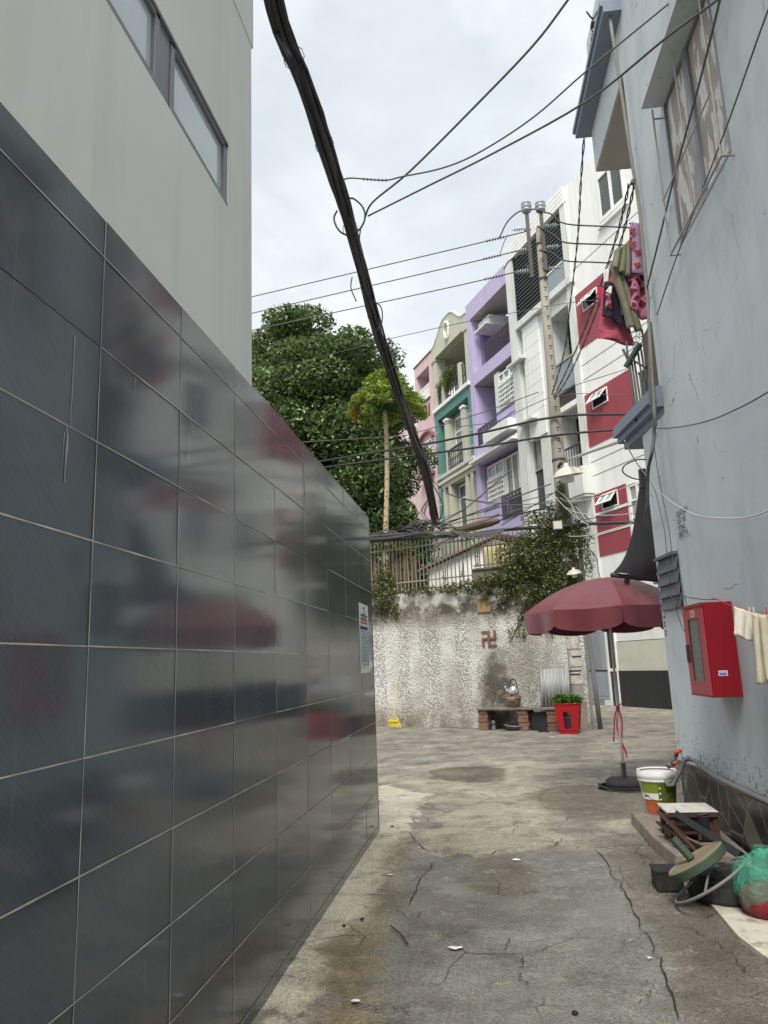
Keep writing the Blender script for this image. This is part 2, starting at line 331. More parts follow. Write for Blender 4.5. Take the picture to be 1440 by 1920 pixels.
for k_,c_ in (('tile_dark',(84,91,98)),('tile_dark_b',(76,83,90)),('tile_dark_c',(92,98,105))): defm(k_,c(*c_),rough=.16,var=.22,scale=1.2,spec=.8,extra=x_tile)
def x_blue(t,o,cur,b):   # chips, mould specks and scuffs on the light blue plaster
    n=t.nodes.new;l=t.links.new
    def spots(sc,lo,hi,amt,col,cur,stretch=(1,1,1)):
        mp=n('ShaderNodeMapping'); mp.inputs['Scale'].default_value=stretch; l(o,mp.inputs['Vector'])
        a=n('ShaderNodeTexNoise'); a.inputs['Scale'].default_value=sc; a.inputs['Detail'].default_value=7; a.inputs['Roughness'].default_value=.7; l(mp.outputs[0],a.inputs['Vector'])
        r=n('ShaderNodeMapRange'); r.inputs['From Min'].default_value=lo; r.inputs['From Max'].default_value=hi; r.inputs['To Max'].default_value=amt; l(a.outputs['Fac'],r.inputs['Value'])
        x=n('ShaderNodeMixRGB'); x.inputs[2].default_value=col; l(r.outputs[0],x.inputs[0]); l(cur,x.inputs[1]); return x.outputs[0]
    cur=spots(1.1,.5,.72,.45,c(128,138,142),cur,(1,1,.45)); cur=spots(2.4,.52,.6,.5,c(196,203,203),cur)
    cur=spots(5,.64,.68,.55,c(92,96,98),cur,(1,1,.5)); cur=spots(13,.67,.70,.8,c(58,58,58),cur,(1,1,.6))
    ds=n('ShaderNodeMixRGB'); ds.inputs[0].default_value=.25; l(o,ds.inputs[1]); nn=n('ShaderNodeTexNoise'); nn.inputs['Scale'].default_value=2.2; nn.inputs['Detail'].default_value=7; l(o,nn.inputs['Vector']); l(nn.outputs['Color'],ds.inputs[2])
    vo=n('ShaderNodeTexVoronoi'); vo.feature='DISTANCE_TO_EDGE'; vo.inputs['Scale'].default_value=.9; l(ds.outputs[0],vo.inputs['Vector']); k1=n('ShaderNodeMapRange'); k1.inputs['From Min'].default_value=.001; k1.inputs['From Max'].default_value=.004; k1.inputs['To Min'].default_value=1; k1.inputs['To Max'].default_value=0; l(vo.outputs['Distance'],k1.inputs['Value'])
    k2=n('ShaderNodeMapRange'); k2.inputs['From Min'].default_value=.5; k2.inputs['From Max'].default_value=.6; k2.inputs['To Max'].default_value=.7; l(nn.outputs['Fac'],k2.inputs['Value']); k3=n('ShaderNodeMath'); k3.operation='MULTIPLY'; l(k1.outputs[0],k3.inputs[0]); l(k2.outputs[0],k3.inputs[1])
    x=n('ShaderNodeMixRGB'); x.inputs[2].default_value=c(96,100,102); l(k3.outputs[0],x.inputs[0]); l(cur,x.inputs[1]); cur=x.outputs[0]
    # mould band just above the plinth
    sp=n('ShaderNodeSeparateXYZ'); l(o,sp.inputs[0]); h=n('ShaderNodeMapRange'); h.inputs['From Min'].default_value=.45; h.inputs['From Max'].default_value=1.5; h.inputs['To Min'].default_value=.22; h.inputs['To Max'].default_value=0; l(sp.outputs['Z'],h.inputs['Value'])
    a=n('ShaderNodeTexNoise'); a.inputs['Scale'].default_value=16; a.inputs['Detail'].default_value=8; a.inputs['Roughness'].default_value=.75; l(o,a.inputs['Vector'])
    ad=n('ShaderNodeMath'); l(a.outputs['Fac'],ad.inputs[0]); l(h.outputs[0],ad.inputs[1])
    r=n('ShaderNodeMapRange'); r.inputs['From Min'].default_value=.72; r.inputs['From Max'].default_value=.78; r.inputs['To Max'].default_value=.85; l(ad.outputs[0],r.inputs['Value'])
    x=n('ShaderNodeMixRGB'); x.inputs[2].default_value=c(52,50,46); l(r.outputs[0],x.inputs[0]); l(cur,x.inputs[1])
    return x.outputs[0]
defm('blue_plaster',c(196,204,208),rough=.85,var=.1,scale=.9,bump=.12,bscale=30,fine=.02,extra=x_blue)
def x_paving(t,o,cur,b):
    n=t.nodes.new;l=t.links.new
    v=n('ShaderNodeTexVoronoi'); v.feature='DISTANCE_TO_EDGE'; v.inputs['Scale'].default_value=3.2; l(o,v.inputs['Vector'])
    v2=n('ShaderNodeTexVoronoi'); v2.inputs['Scale'].default_value=3.2; l(o,v2.inputs['Vector'])
    sx=n('ShaderNodeSeparateColor'); l(v2.outputs['Color'],sx.inputs[0])
    g=n('ShaderNodeMath'); g.operation='GREATER_THAN'; g.inputs[1].default_value=.86; l(sx.outputs[0],g.inputs[0])
    mx=n('ShaderNodeMixRGB'); mx.inputs[2].default_value=c(120,118,110); l(g.outputs[0],mx.inputs[0]); l(cur,mx.inputs[1])
    r=n('ShaderNodeMapRange'); r.inputs['From Min'].default_value=.018; r.inputs['From Max'].default_value=.03; r.inputs['To Min'].default_value=.75; r.inputs['To Max'].default_value=0; l(v.outputs['Distance'],r.inputs['Value'])
    m2=n('ShaderNodeMixRGB'); m2.inputs[2].default_value=c(140,136,128); l(r.outputs[0],m2.inputs[0]); l(mx.outputs[0],m2.inputs[1]); return m2.outputs[0]
defm('crazy_paving',c(48,50,52),rough=.35,var=.35,scale=4,spec=.5,extra=x_paving,bump=.2)
def x_giraffe(t,o,cur,b):
    n=t.nodes.new;l=t.links.new
    v=n('ShaderNodeTexVoronoi'); v.feature='DISTANCE_TO_EDGE'; v.inputs['Scale'].default_value=9; l(o,v.inputs['Vector'])
    r=n('ShaderNodeMapRange'); r.inputs['From Min'].default_value=.1; r.inputs['From Max'].default_value=.15; l(v.outputs['Distance'],r.inputs['Value'])
    m2=n('ShaderNodeMixRGB'); m2.inputs[1].default_value=c(196,128,150); m2.inputs[2].default_value=c(110,38,62); l(r.outputs[0],m2.inputs[0]); return m2.outputs[0]
defm('giraffe',c(110,38,62),rough=.95,extra=x_giraffe)
def x_poster(t,o,cur,b):
    n=t.nodes.new;l=t.links.new
    mp=n('ShaderNodeMapping'); mp.inputs['Scale'].default_value=(2.6,1,.75); l(o,mp.inputs['Vector'])
    a=n('ShaderNodeTexNoise'); a.inputs['Scale'].default_value=3.2; a.inputs['Detail'].default_value=9; a.inputs['Distortion'].default_value=.25; l(mp.outputs[0],a.inputs['Vector'])
    r=n('ShaderNodeMapRange'); r.inputs['From Min'].default_value=.47; r.inputs['From Max'].default_value=.5; l(a.outputs['Fac'],r.inputs['Value'])
    d=n('ShaderNodeTexNoise'); d.inputs['Scale'].default_value=14; d.inputs['Detail'].default_value=8; d.inputs['Roughness'].default_value=.8; l(mp.outputs[0],d.inputs['Vector'])
    dm=n('ShaderNodeMixRGB'); dm.inputs[1].default_value=c(242,241,240); dm.inputs[2].default_value=c(160,155,150); l(d.outputs['Fac'],dm.inputs[0])
    m2=n('ShaderNodeMixRGB'); m2.inputs[2].default_value=c(156,150,140); l(r.outputs[0],m2.inputs[0]); l(dm.outputs[0],m2.inputs[1]); return m2.outputs[0]
defm('old_poster',c(170,168,166),rough=.7,extra=x_poster)
def x_stucco(t,o,cur,b):  # sprayed pebble-dash with soot, moss and run-off bands
    n=t.nodes.new;l=t.links.new
    sp=n('ShaderNodeSeparateXYZ'); l(o,sp.inputs[0])
    def math2(op,a,b_):
        m=n('ShaderNodeMath'); m.operation=op
        for i,x in enumerate((a,b_)):
            if hasattr(x,'links') or hasattr(x,'node'): l(x,m.inputs[i])
            else: m.inputs[i].default_value=x
        return m.outputs[0]
    def rng_(v,a,b_,c0,c1):
        r=n('ShaderNodeMapRange'); r.inputs['From Min'].default_value=a; r.inputs['From Max'].default_value=b_; r.inputs['To Min'].default_value=c0; r.inputs['To Max'].default_value=c1; l(v,r.inputs['Value']); return r.outputs[0]
    def nse(sc,det=6,st=(1,1,1),ro=.6):
        mp=n('ShaderNodeMapping'); mp.inputs['Scale'].default_value=st; l(o,mp.inputs['Vector']); a=n('ShaderNodeTexNoise'); a.inputs['Scale'].default_value=sc; a.inputs['Detail'].default_value=det; a.inputs['Roughness'].default_value=ro; l(mp.outputs[0],a.inputs['Vector']); return a.outputs['Fac']
    def mixc(f,a,col):
        x=n('ShaderNodeMixRGB'); l(f,x.inputs[0]); l(a,x.inputs[1]); x.inputs[2].default_value=col; return x.outputs[0]
    v=n('ShaderNodeTexVoronoi'); v.inputs['Scale'].default_value=27; l(o,v.inputs['Vector'])
    band=rng_(nse(1,2,(2.6,1,.08)),.42,.58,.3,.5)          # coarse pebbled vertical bands
    low=rng_(sp.outputs['Z'],2.9,2.75,0,1)
    dots=math2('MULTIPLY',math2('LESS_THAN',v.outputs['Distance'],band),low)
    cur=mixc(math2('MULTIPLY',dots,.68),cur,c(88,84,76))
    # dark run-off under the coping
    zt=rng_(sp.outputs['Z'],2.45,2.85,0,1); f=math2('MULTIPLY',zt,rng_(nse(1,9,(2.2,3,1.6),.8),.36,.5,0,1)); f=math2('MULTIPLY',f,rng_(math2('ADD',sp.outputs['Z'],rng_(nse(3,6),.3,.7,-.25,.25)),3.02,3.2,1,0))
    cur=mixc(math2('MULTIPLY',f,.95),cur,c(66,60,48))
    # soot by the stove (u about -1.9, z about 1) and grime near the ground
    dx=math2('DIVIDE',math2('SUBTRACT',sp.outputs['X'],-1.85),.42); dz=math2('DIVIDE',math2('SUBTRACT',sp.outputs['Z'],.85),.9)
    rr=math2('ADD',math2('MULTIPLY',dx,dx),math2('MULTIPLY',dz,dz)); so_=rng_(math2('ADD',rr,rng_(nse(3),.3,.7,-.7,.7)),.25,1.7,.95,0)
    cur=mixc(so_,cur,c(50,43,36))
    dx=math2('DIVIDE',math2('SUBTRACT',sp.outputs['X'],-.9),.9); dz=math2('DIVIDE',math2('SUBTRACT',sp.outputs['Z'],1.3),.8)
    rr=math2('ADD',math2('MULTIPLY',dx,dx),math2('MULTIPLY',dz,dz)); so_=rng_(math2('ADD',rr,rng_(nse(2.3),.3,.7,-.6,.6)),.2,1.6,.55,0)
    cur=mixc(so_,cur,c(92,86,78))
    g=math2('MULTIPLY',rng_(sp.outputs['Z'],0,.75,1,0),rng_(nse(2.2,8),.35,.6,0,1)); cur=mixc(math2('MULTIPLY',g,.9),cur,c(96,82,66))
    g=rng_(nse(.9,8),.42,.7,0,.7); cur=mixc(g,cur,c(122,116,104))
    bp=n('ShaderNodeBump'); bp.inputs['Strength'].default_value=.7; bp.inputs['Distance'].default_value=.02; l(v.outputs['Distance'],bp.inputs['Height']); l(bp.outputs[0],b.inputs['Normal'])
    return cur
defm('stucco',c(196,195,190),rough=.95,var=.08,scale=3,extra=x_stucco)
def x_ground(t,o,cur,b):
    n=t.nodes.new;l=t.links.new
    def nse(sc,det=7,ro=.65,st=(1,1,1)):
        mp=n('ShaderNodeMapping'); mp.inputs['Scale'].default_value=st; l(o,mp.inputs['Vector']); a=n('ShaderNodeTexNoise'); a.inputs['Scale'].default_value=sc; a.inputs['Detail'].default_value=det; a.inputs['Roughness'].default_value=ro; l(mp.outputs[0],a.inputs['Vector']); return a.outputs['Fac']
    def rng_(v,a,b_,c0,c1):
        r=n('ShaderNodeMapRange'); r.inputs['From Min'].default_value=a; r.inputs['From Max'].default_value=b_; r.inputs['To Min'].default_value=c0; r.inputs['To Max'].default_value=c1; l(v,r.inputs['Value']); return r.outputs[0]
    def add(a,b_,op='ADD'):
        m=n('ShaderNodeMath'); m.operation=op; l(a,m.inputs[0]); l(b_,m.inputs[1]); return m.outputs[0]
    ed=rng_(nse(3.2,9,.7),.3,.7,-.16,.16)
    med=nse(1.6,8); fine=nse(70,3,.6); grit=nse(150,2)
    def two(c0,c1,f):
        x=n('ShaderNodeMixRGB'); x.inputs[1].default_value=c0; x.inputs[2].default_value=c1; l(f,x.inputs[0]); return x.outputs[0]
    f0=rng_(med,.35,.68,0,1)
    cur=two(c(118,113,104),c(170,165,152),f0)
    def zone(attr,c0,c1,cur,soft=.06,amt=1.0,f=f0):
        a=n('ShaderNodeAttribute'); a.attribute_name=attr
        w_=rng_(add(a.outputs['Fac'],ed),-soft,soft,0,amt); x=n('ShaderNodeMixRGB'); l(w_,x.inputs[0]); l(cur,x.inputs[1]); l(two(c0,c1,f),x.inputs[2]); return x.outputs[0]
    cur=zone('z_right',c(92,87,79),c(128,122,111),cur,.25)
    cur=zone('z_street',c(104,101,94),c(154,150,139),cur,.2)
    cur=zone('z_pale',c(146,140,126),c(180,174,158),cur,.16,.7)
    cur=zone('z_strip',c(180,173,154),c(214,208,190),cur,.03)
    cur=zone('z_asph',c(110,110,106),c(144,143,136),cur,.05)
    cur=zone('z_patch',c(148,144,129),c(178,173,156),cur,.02)
    cur=zone('z_gravel',c(88,84,76),c(122,116,104),cur,.03)
    cur=zone('z_wet_and_dark',c(98,92,80),c(116,110,96),cur,.06,.8)
    cur=zone('z_dirt',c(118,104,82),c(154,138,113),cur,.07,.85)
    cur=zone('z_moss',c(84,82,60),c(136,130,104),cur,.1,.75)
    # dark worn blotches and fine aggregate
    x=n('ShaderNodeMixRGB'); l(rng_(nse(2.7,9,.72),.5,.64,0,.55),x.inputs[0]); l(cur,x.inputs[1]); x.inputs[2].default_value=c(84,78,68); cur=x.outputs[0]
    x=n('ShaderNodeMixRGB'); l(rng_(nse(5,9,.75),.56,.66,0,.45),x.inputs[0]); l(cur,x.inputs[1]); x.inputs[2].default_value=c(176,170,154); cur=x.outputs[0]
    # hairline crack network where the surface is worn
    ds=n('ShaderNodeMixRGB'); ds.inputs[0].default_value=.12; l(o,ds.inputs[1]); nn=n('ShaderNodeTexNoise'); nn.inputs['Scale'].default_value=3; nn.inputs['Detail'].default_value=6; l(o,nn.inputs['Vector']); l(nn.outputs['Color'],ds.inputs[2])
    vo=n('ShaderNodeTexVoronoi'); vo.feature='DISTANCE_TO_EDGE'; vo.inputs['Scale'].default_value=1.9; l(ds.outputs[0],vo.inputs['Vector'])
    ck=add(rng_(vo.outputs['Distance'],.004,.014,1,0),rng_(nse(.8,3),.5,.58,0,.75),'MULTIPLY')
    x=n('ShaderNodeMixRGB'); l(ck,x.inputs[0]); l(cur,x.inputs[1]); x.inputs[2].default_value=c(62,56,48); cur=x.outputs[0]
    s=n('ShaderNodeVectorMath'); s.operation='SCALE'; l(cur,s.inputs[0]); l(add(rng_(fine,.3,.7,.62,1.38),rng_(grit,.3,.7,.78,1.22),'MULTIPLY'),s.inputs['Scale'])
    bp=n('ShaderNodeBump'); bp.inputs['Strength'].default_value=.8; bp.inputs['Distance'].default_value=.02; l(add(fine,nse(11,8,.7),'ADD'),bp.inputs['Height']); l(bp.outputs[0],b.inputs['Normal'])
    return s.outputs[0]
defm('ground',c(120,112,100),rough=.92,extra=x_ground,spec=.25)
# ------------------------------------------------------------ GROUND (structure)
def zone_poly(P,poly):
    poly=np.array([atz(p)[:2] if True else p for p in poly]); x,y=P[:,0],P[:,1]; n=len(poly); ins=np.zeros(len(P),bool); dist=np.full(len(P),9.)
    for i in range(n):
        a,b=poly[i],poly[(i+1)%n]
        cnd=((a[1]>y)!=(b[1]>y)); xi=a[0]+(y-a[1])*(b[0]-a[0])/(b[1]-a[1]+1e-12); ins^=cnd&(x<xi)
        ab=b-a; t=np.clip(((x-a[0])*ab[0]+(y-a[1])*ab[1])/(ab@ab),0,1); dist=np.minimum(dist,np.hypot(x-a[0]-t*ab[0],y-a[1]-t*ab[1]))
    return np.where(ins,dist,-dist)
def build_ground():
    xs=np.concatenate([[-150,-60,-25,-12,-8],np.arange(-6,-1.6,.25),np.arange(-1.6,2.7,.05),np.arange(2.7,8,.3),[12,25,60,150]])
    ys=np.concatenate([[-150,-60,-25,-10,-5,-2,0,1.5],np.arange(2.5,9.5,.05),np.arange(9.5,20,.12),np.arange(20,30,.8),[40,70,150]])
    X,Y=np.meshgrid(xs,ys); P=np.stack([X.ravel(),Y.ravel()],1)
    Z={}
    def z(k,*polys): Z[k]=np.maximum.reduce([zone_poly(P,q) for q in polys])
    z('z_strip',[(300,2300),(470,1960),(560,1740),(700,1520),(705,1480),(720,1470),(800,1490),(765,1560),(705,1690),(640,1790),(560,1930),(520,2300)])
    z('z_dirt',[(560,1960),(700,1940),(705,1850),(715,1740),(650,1745),(600,1780),(622,1850)])
    z('z_moss',[(590,1790),(640,1735),(690,1720),(716,1640),(735,1580),(768,1562),(764,1585),(745,1620),(735,1700),(700,1760),(650,1800)])
    z('z_asph',[(690,1990),(715,1800),(730,1700),(760,1610),(840,1600),(1120,1592),(1178,1680),(1235,1780),(1310,1990)])
    z('z_patch',[(770,1592),(812,1560),(850,1515),(960,1498),(1010,1520),(1060,1570),(1000,1590),(900,1606),(840,1604)])
    z('z_wet_and_dark',[(880,1655),(900,1608),(960,1600),(998,1640),(1000,1672),(930,1690)],[(980,1490),(1050,1470),(1230,1478),(1210,1530),(1090,1540)])  # wet stain in the lane, then a darker patch before the parasol foot
    z('z_pale',[(740,1480),(760,1460),(880,1462),(1000,1478),(990,1500),(860,1510),(760,1500)],[(1110,1390),(1280,1375),(1280,1420),(1100,1430)],[(900,1425),(1150,1432),(1150,1452),(960,1450)],[(1120,1525),(1220,1530),(1230,1550),(1130,1552)])
    z('z_gravel',[(800,1458),(815,1440),(905,1436),(950,1442),(945,1462),(880,1468)])
    z('z_right',[(1130,1580),(1230,1570),(1440,1650),(1600,2000),(1320,2000),(1240,1780),(1185,1680)])
    z('z_street',[(-200,1368),(1400,1340),(1500,1440),(1280,1430),(900,1430),(500,1440),(-200,1450)])
    H=np.array([mnoise.noise((x*1.4,y*1.4,0))*.006+mnoise.noise((x*6,y*6,3))*.003 if abs(x)<6 and 0<y<24 else 0 for x,y in P])
    H+=.010*np.clip(Z['z_patch']/.05,0,1)-.006*np.clip(Z['z_dirt']/.1,0,1)+.006*np.clip(Z['z_strip']/.05,0,1)-.004
    V=np.stack([P[:,0],P[:,1],H],1); nx,ny=len(xs),len(ys); i=(np.arange(ny-1)[:,None]*nx+np.arange(nx-1)[None,:]).ravel()
    o=npmesh('ground',V,np.stack([i,i+1,i+nx+1,i+nx],1),'ground',None,Z,smooth=True); o['kind']='structure'
    # cracks: thin dark irregular ribbons lying in the surface
    cr=MB(); CR=[[(768,1562),(790,1588),(830,1600),(900,1606),(960,1592),(1030,1588),(1064,1570)],[(1115,1590),(1150,1640),(1185,1700),(1215,1760),(1250,1830),(1275,1920)],
     [(1064,1570),(1120,1572),(1180,1568),(1215,1580)],[(1190,1600),(1222,1612),(1235,1640),(1232,1660),(1255,1685)],[(650,1885),(700,1892),(735,1890),(770,1905)],[(640,1560+330),(660,1880),(720,1900)],
     [(1225,1745),(1260,1738),(1290,1742),(1330,1760),(1375,1792),(1400,1830)],[(1200,1850),(1215,1842),(1222,1865),(1200,1885)],[(930,1800),(960,1790),(985,1800),(975,1830),(1000,1850)],[(900,1780),(940,1785),(955,1760)],
     [(740,1495),(800,1485),(860,1470),(900,1452)],[(705,1400),(760,1392),(800,1398)],[(1165,1570),(1200,1566),(1215,1590),(1180,1590)],[(1160,1620),(1175,1660),(1200,1670)],[(1030,1480),(1010,1500),(1040,1530)],
     [(735,1700),(770,1720),(800,1710)],[(1240,1640),(1290,1655),(1320,1690)],[(820,1610),(790,1650),(770,1700)]]
    for k,q in enumerate(CR):
        pts=smooth_path([atz(p) for p in q],7); w0=.0032 if k<3 else .0022
        vs=[];fs=[]
        for i_,p in enumerate(pts):
            t=np.array(pts[min(i_+1,len(pts)-1)])-np.array(pts[max(i_-1,0)]); t/=np.linalg.norm(t)+1e-9; s_=np.array([-t[1],t[0],0]); p=np.array(p)+s_*rng.normal()*.012
            ww=w0*(.3+rng.random()*1.3)*(0.3 if i_ in(0,len(pts)-1) else 1); zz=.012 if k in(0,) else .011
            vs+= [tuple(p+s_*ww+np.array([0,0,zz])),tuple(p-s_*ww+np.array([0,0,zz]))]
            if i_: fs.append((2*i_-2,2*i_-1,2*i_+1,2*i_))
        cr.add(vs,fs)
    o2=cr.build('cracks','crack',None); o2['kind']='structure'
build_ground()
# ------------------------------------------------------------ LEFT GREY BUILDING (things start)
LX=-1.22
def left_building():
    t=thing('grey_building','pale grey plastered building with a slit window above dark glossy tiles on the left','building',(LX,0,0))
    # plaster volume with a real opening for the slit window; local x = out of the wall into the alley
    y1=3.755; w0,w1,z0,z1=-.9,3.36,3.965,4.335
    m=MB(); YB=-1.2; TOP=8.5; m.box(-8,-.22,YB,y1,3.12,TOP)
    m.box(-.22,0,YB,y1,3.12,z0); m.box(-.22,0,YB,y1,z1,5.32); m.box(-.22,0,YB,w0,z0,z1); m.box(-.22,0,w1,y1,z0,z1)
    m.box(-.22,.006,YB,y1+.022,5.32,TOP); m.box(-8,-.22,y1,y1+.022,5.32,TOP)
    m.build('wall','plaster_grey',t)
    f=MB()
    for a,b in ((w0,2.54),(2.66,w1)):
        f.box(-.06,.0,a,b,z0,z0+.03); f.box(-.06,-.004,a,b,z1-.035,z1); f.box(-.06,-.004,a,a+.035,z0,z1); f.box(-.06,-.004,b-.04,b,z0,z1)
    f.box(-.1,-.012,2.54,2.66,z0,z1); f.box(-.03,.004,w0,w1,z1-.014,z1+.006)
    fr=f.build('window','frame_grey',t,bev=.004)
    g=MB(); g.box(-.035,-.025,w0+.03,2.51,z0+.03,z1-.03); g.build('pane','pane_sky_pale',fr)
    g=MB(); g.box(-.035,-.025,2.69,w1-.04,z0+.03,z1-.03); g.build('pane','pane_sky_pale',fr)
    # tiled yard wall under and beyond it
    b=MB(); b.box(-.24,-.0012,YB,7.675,0,3.118); b.build('tile_backing','grout',t)
    tl=MB(); ty=[-6+.02]; y=2.155
    js=[2.155+.675*k+.012*k*(k-1)/2*.6 for k in range(0,8)]; js=[2.155,2.80,3.475,4.17,4.875,5.575,6.30,6.99,7.69]
    js=[2.155-.65*k for k in range(5,0,-1)]+js
    zs=[-.25,.06,.385,.71,1.037,1.362,1.688,2.012,2.335,2.66,2.985,3.125]
    for i in range(len(js)-1):
        for k in range(len(zs)-1):
            a,b_=js[i]+.0022,js[i+1]-.0022; c0,c1=max(zs[k]+.0022,-.02),zs[k+1]-.0022
            if c1<=c0: continue
            tx,tz=random.gauss(0,.0018),random.gauss(0,.0012); cx=.0022+random.gauss(0,.0003)
            X=lambda yy,zz:cx+tx*((yy-a)/(b_-a)-.5)+tz*((zz-c0)/(c1-c0)-.5)
            v=[(X(a,c0),a,c0),(X(b_,c0),b_,c0),(X(b_,c1),b_,c1),(X(a,c1),a,c1)]; v+= [(-.011,yy,zz) for _,yy,zz in v]
            tl.m=random.choice((0,0,1,2)); tl.add(v,[(0,1,2,3),(4,7,6,5),(0,4,5,1),(1,5,6,2),(2,6,7,3),(3,7,4,0)])
    o=tl.build('tile_cladding',['tile_dark','tile_dark_b','tile_dark_c'],t)
    gm=MB()
    def strip(p0,p1,vert):
        L_=abs(p1-p0); k=max(2,int(L_/.12)); return k
    def gline(fixed,a,b_,vert,w):
        k=max(2,int((b_-a)/.1)); vs=[];fs=[]
        for i in range(k+1):
            q=a+(b_-a)*i/k; ww=w*(.55+.9*random.random()); vs+= [(.0046,fixed-ww/2,q),(.0046,fixed+ww/2,q)] if vert else [(.0049,q,fixed-ww/2),(.0049,q,fixed+ww/2)]
            if i: fs.append((2*i-2,2*i-1,2*i+1,2*i))
        gm.add(vs,fs)
    for y in js[1:-1]:
        for k in range(len(zs)-1):
            if random.random()>.06: gline(y,max(zs[k],0),zs[k+1]-.004,True,.0042)
    for z in zs[1:-1]:
        for i in range(len(js)-1):
            if random.random()>.1: gline(z,js[i],js[i+1],False,.0045)
    gm.build('grout_line','grout_pale',t)
    e=MB(); e.box(-.25,.004,7.692,7.702,0,3.13); e.box(-.25,-.02,7.676,7.691,0,3.118); e.build('edge_trim','black_metal',t)
    cp=MB(); cp.box(-.26,.0015,3.78,7.70,3.1265,3.137); cp.build('coping','tile_dark',t)
    # limescale drips hanging from two joints
    d=MB()
    for y,z,l_,w_ in ((2.0,2.63,.3,.006),(1.985,2.33,.17,.012),(1.97,2.31,.13,.004),(2.87,2.655,.2,.004),(2.90,2.655,.06,.006),(2.92,2.65,.05,.003),(2.4,2.65,.05,.005),(2.62,2.65,.04,.004),(4.9,2.97,.35,.012),(3.45,1.03,.02,.01)):
        k=6; vs=[];fs=[]
        for i in range(k+1):
            ww=w_*(.5+random.random()*.8)*(1-.5*i/k); q=random.gauss(0,w_*.25); vs+=[(.0042,y-ww/2+q,z-l_*i/k),(.0042,y+ww/2+q,z-l_*i/k)]
            if i: fs.append((2*i-2,2*i-1,2*i+1,2*i))
        d.add(vs,fs)
    build_each(d,'lime_stain','grout',t)
    # notice
    n=thing('notice','long white and pale blue paper notice pasted at the far end of the dark wall','notice',(LX,7.17,1.53))
    p=MB(); k=10; vs=[];fs=[]
    for i in range(k+1):
        z=.65*i/k; r=.27+(.05*math.exp(-((z-.07)/.05)**2)); bulge=.004+.02*math.exp(-((z-.06)/.06)**2)
        vs+=[(.005,-.27,z),(.005,.1,z),(bulge,r,z)]
        if i: a=3*i-3; fs+=[(a,a+1,a+4,a+3),(a+1,a+2,a+5,a+4)]
    p.add(vs,fs); p.build('paper','sticker_white',n)
    q=MB(); q.add([(.0058,-.25,.05),(.0058,.1,.05),(.012,.24,.05),(.009,.24,.4),(.0058,.1,.4),(.0058,-.25,.4)],[(0,1,4,5),(1,2,3,4)]); q.build('table_area','paper_blue',n)
    s=MB(); s.box(.006,.0075,-.22,.2,.405,.435); s.build('heading_bar','ink_blue',n)
    s=MB(); s.box(.006,.0075,-.2,.18,.462,.478); s.build('red_line','ink_red',n)
    s=MB()
    for z,h,a,b in ((.6,.02,-.03,.04),(.575,.012,-.02,.03),(.55,.008,-.1,.12),(.53,.014,-.2,.2),(.512,.008,-.15,.15),(.5,.006,-.2,.2),(.49,.006,-.18,.18)):
        x=a
        while x<b: l_=random.uniform(.015,.05); s.box(.006,.0074,x,min(x+l_,b),z,z+h); x+=l_+.01
    for i in range(16):
        z=.38-.0205*i; x=-.22; 
        while x<.2:
            l_=random.uniform(.012,.06)
            if random.random()<.75: s.box(.0125,.0135,x,min(x+l_,.22),z,z+.006)
            x+=l_+.012
    s.build('small_print','ink',n)
left_building()
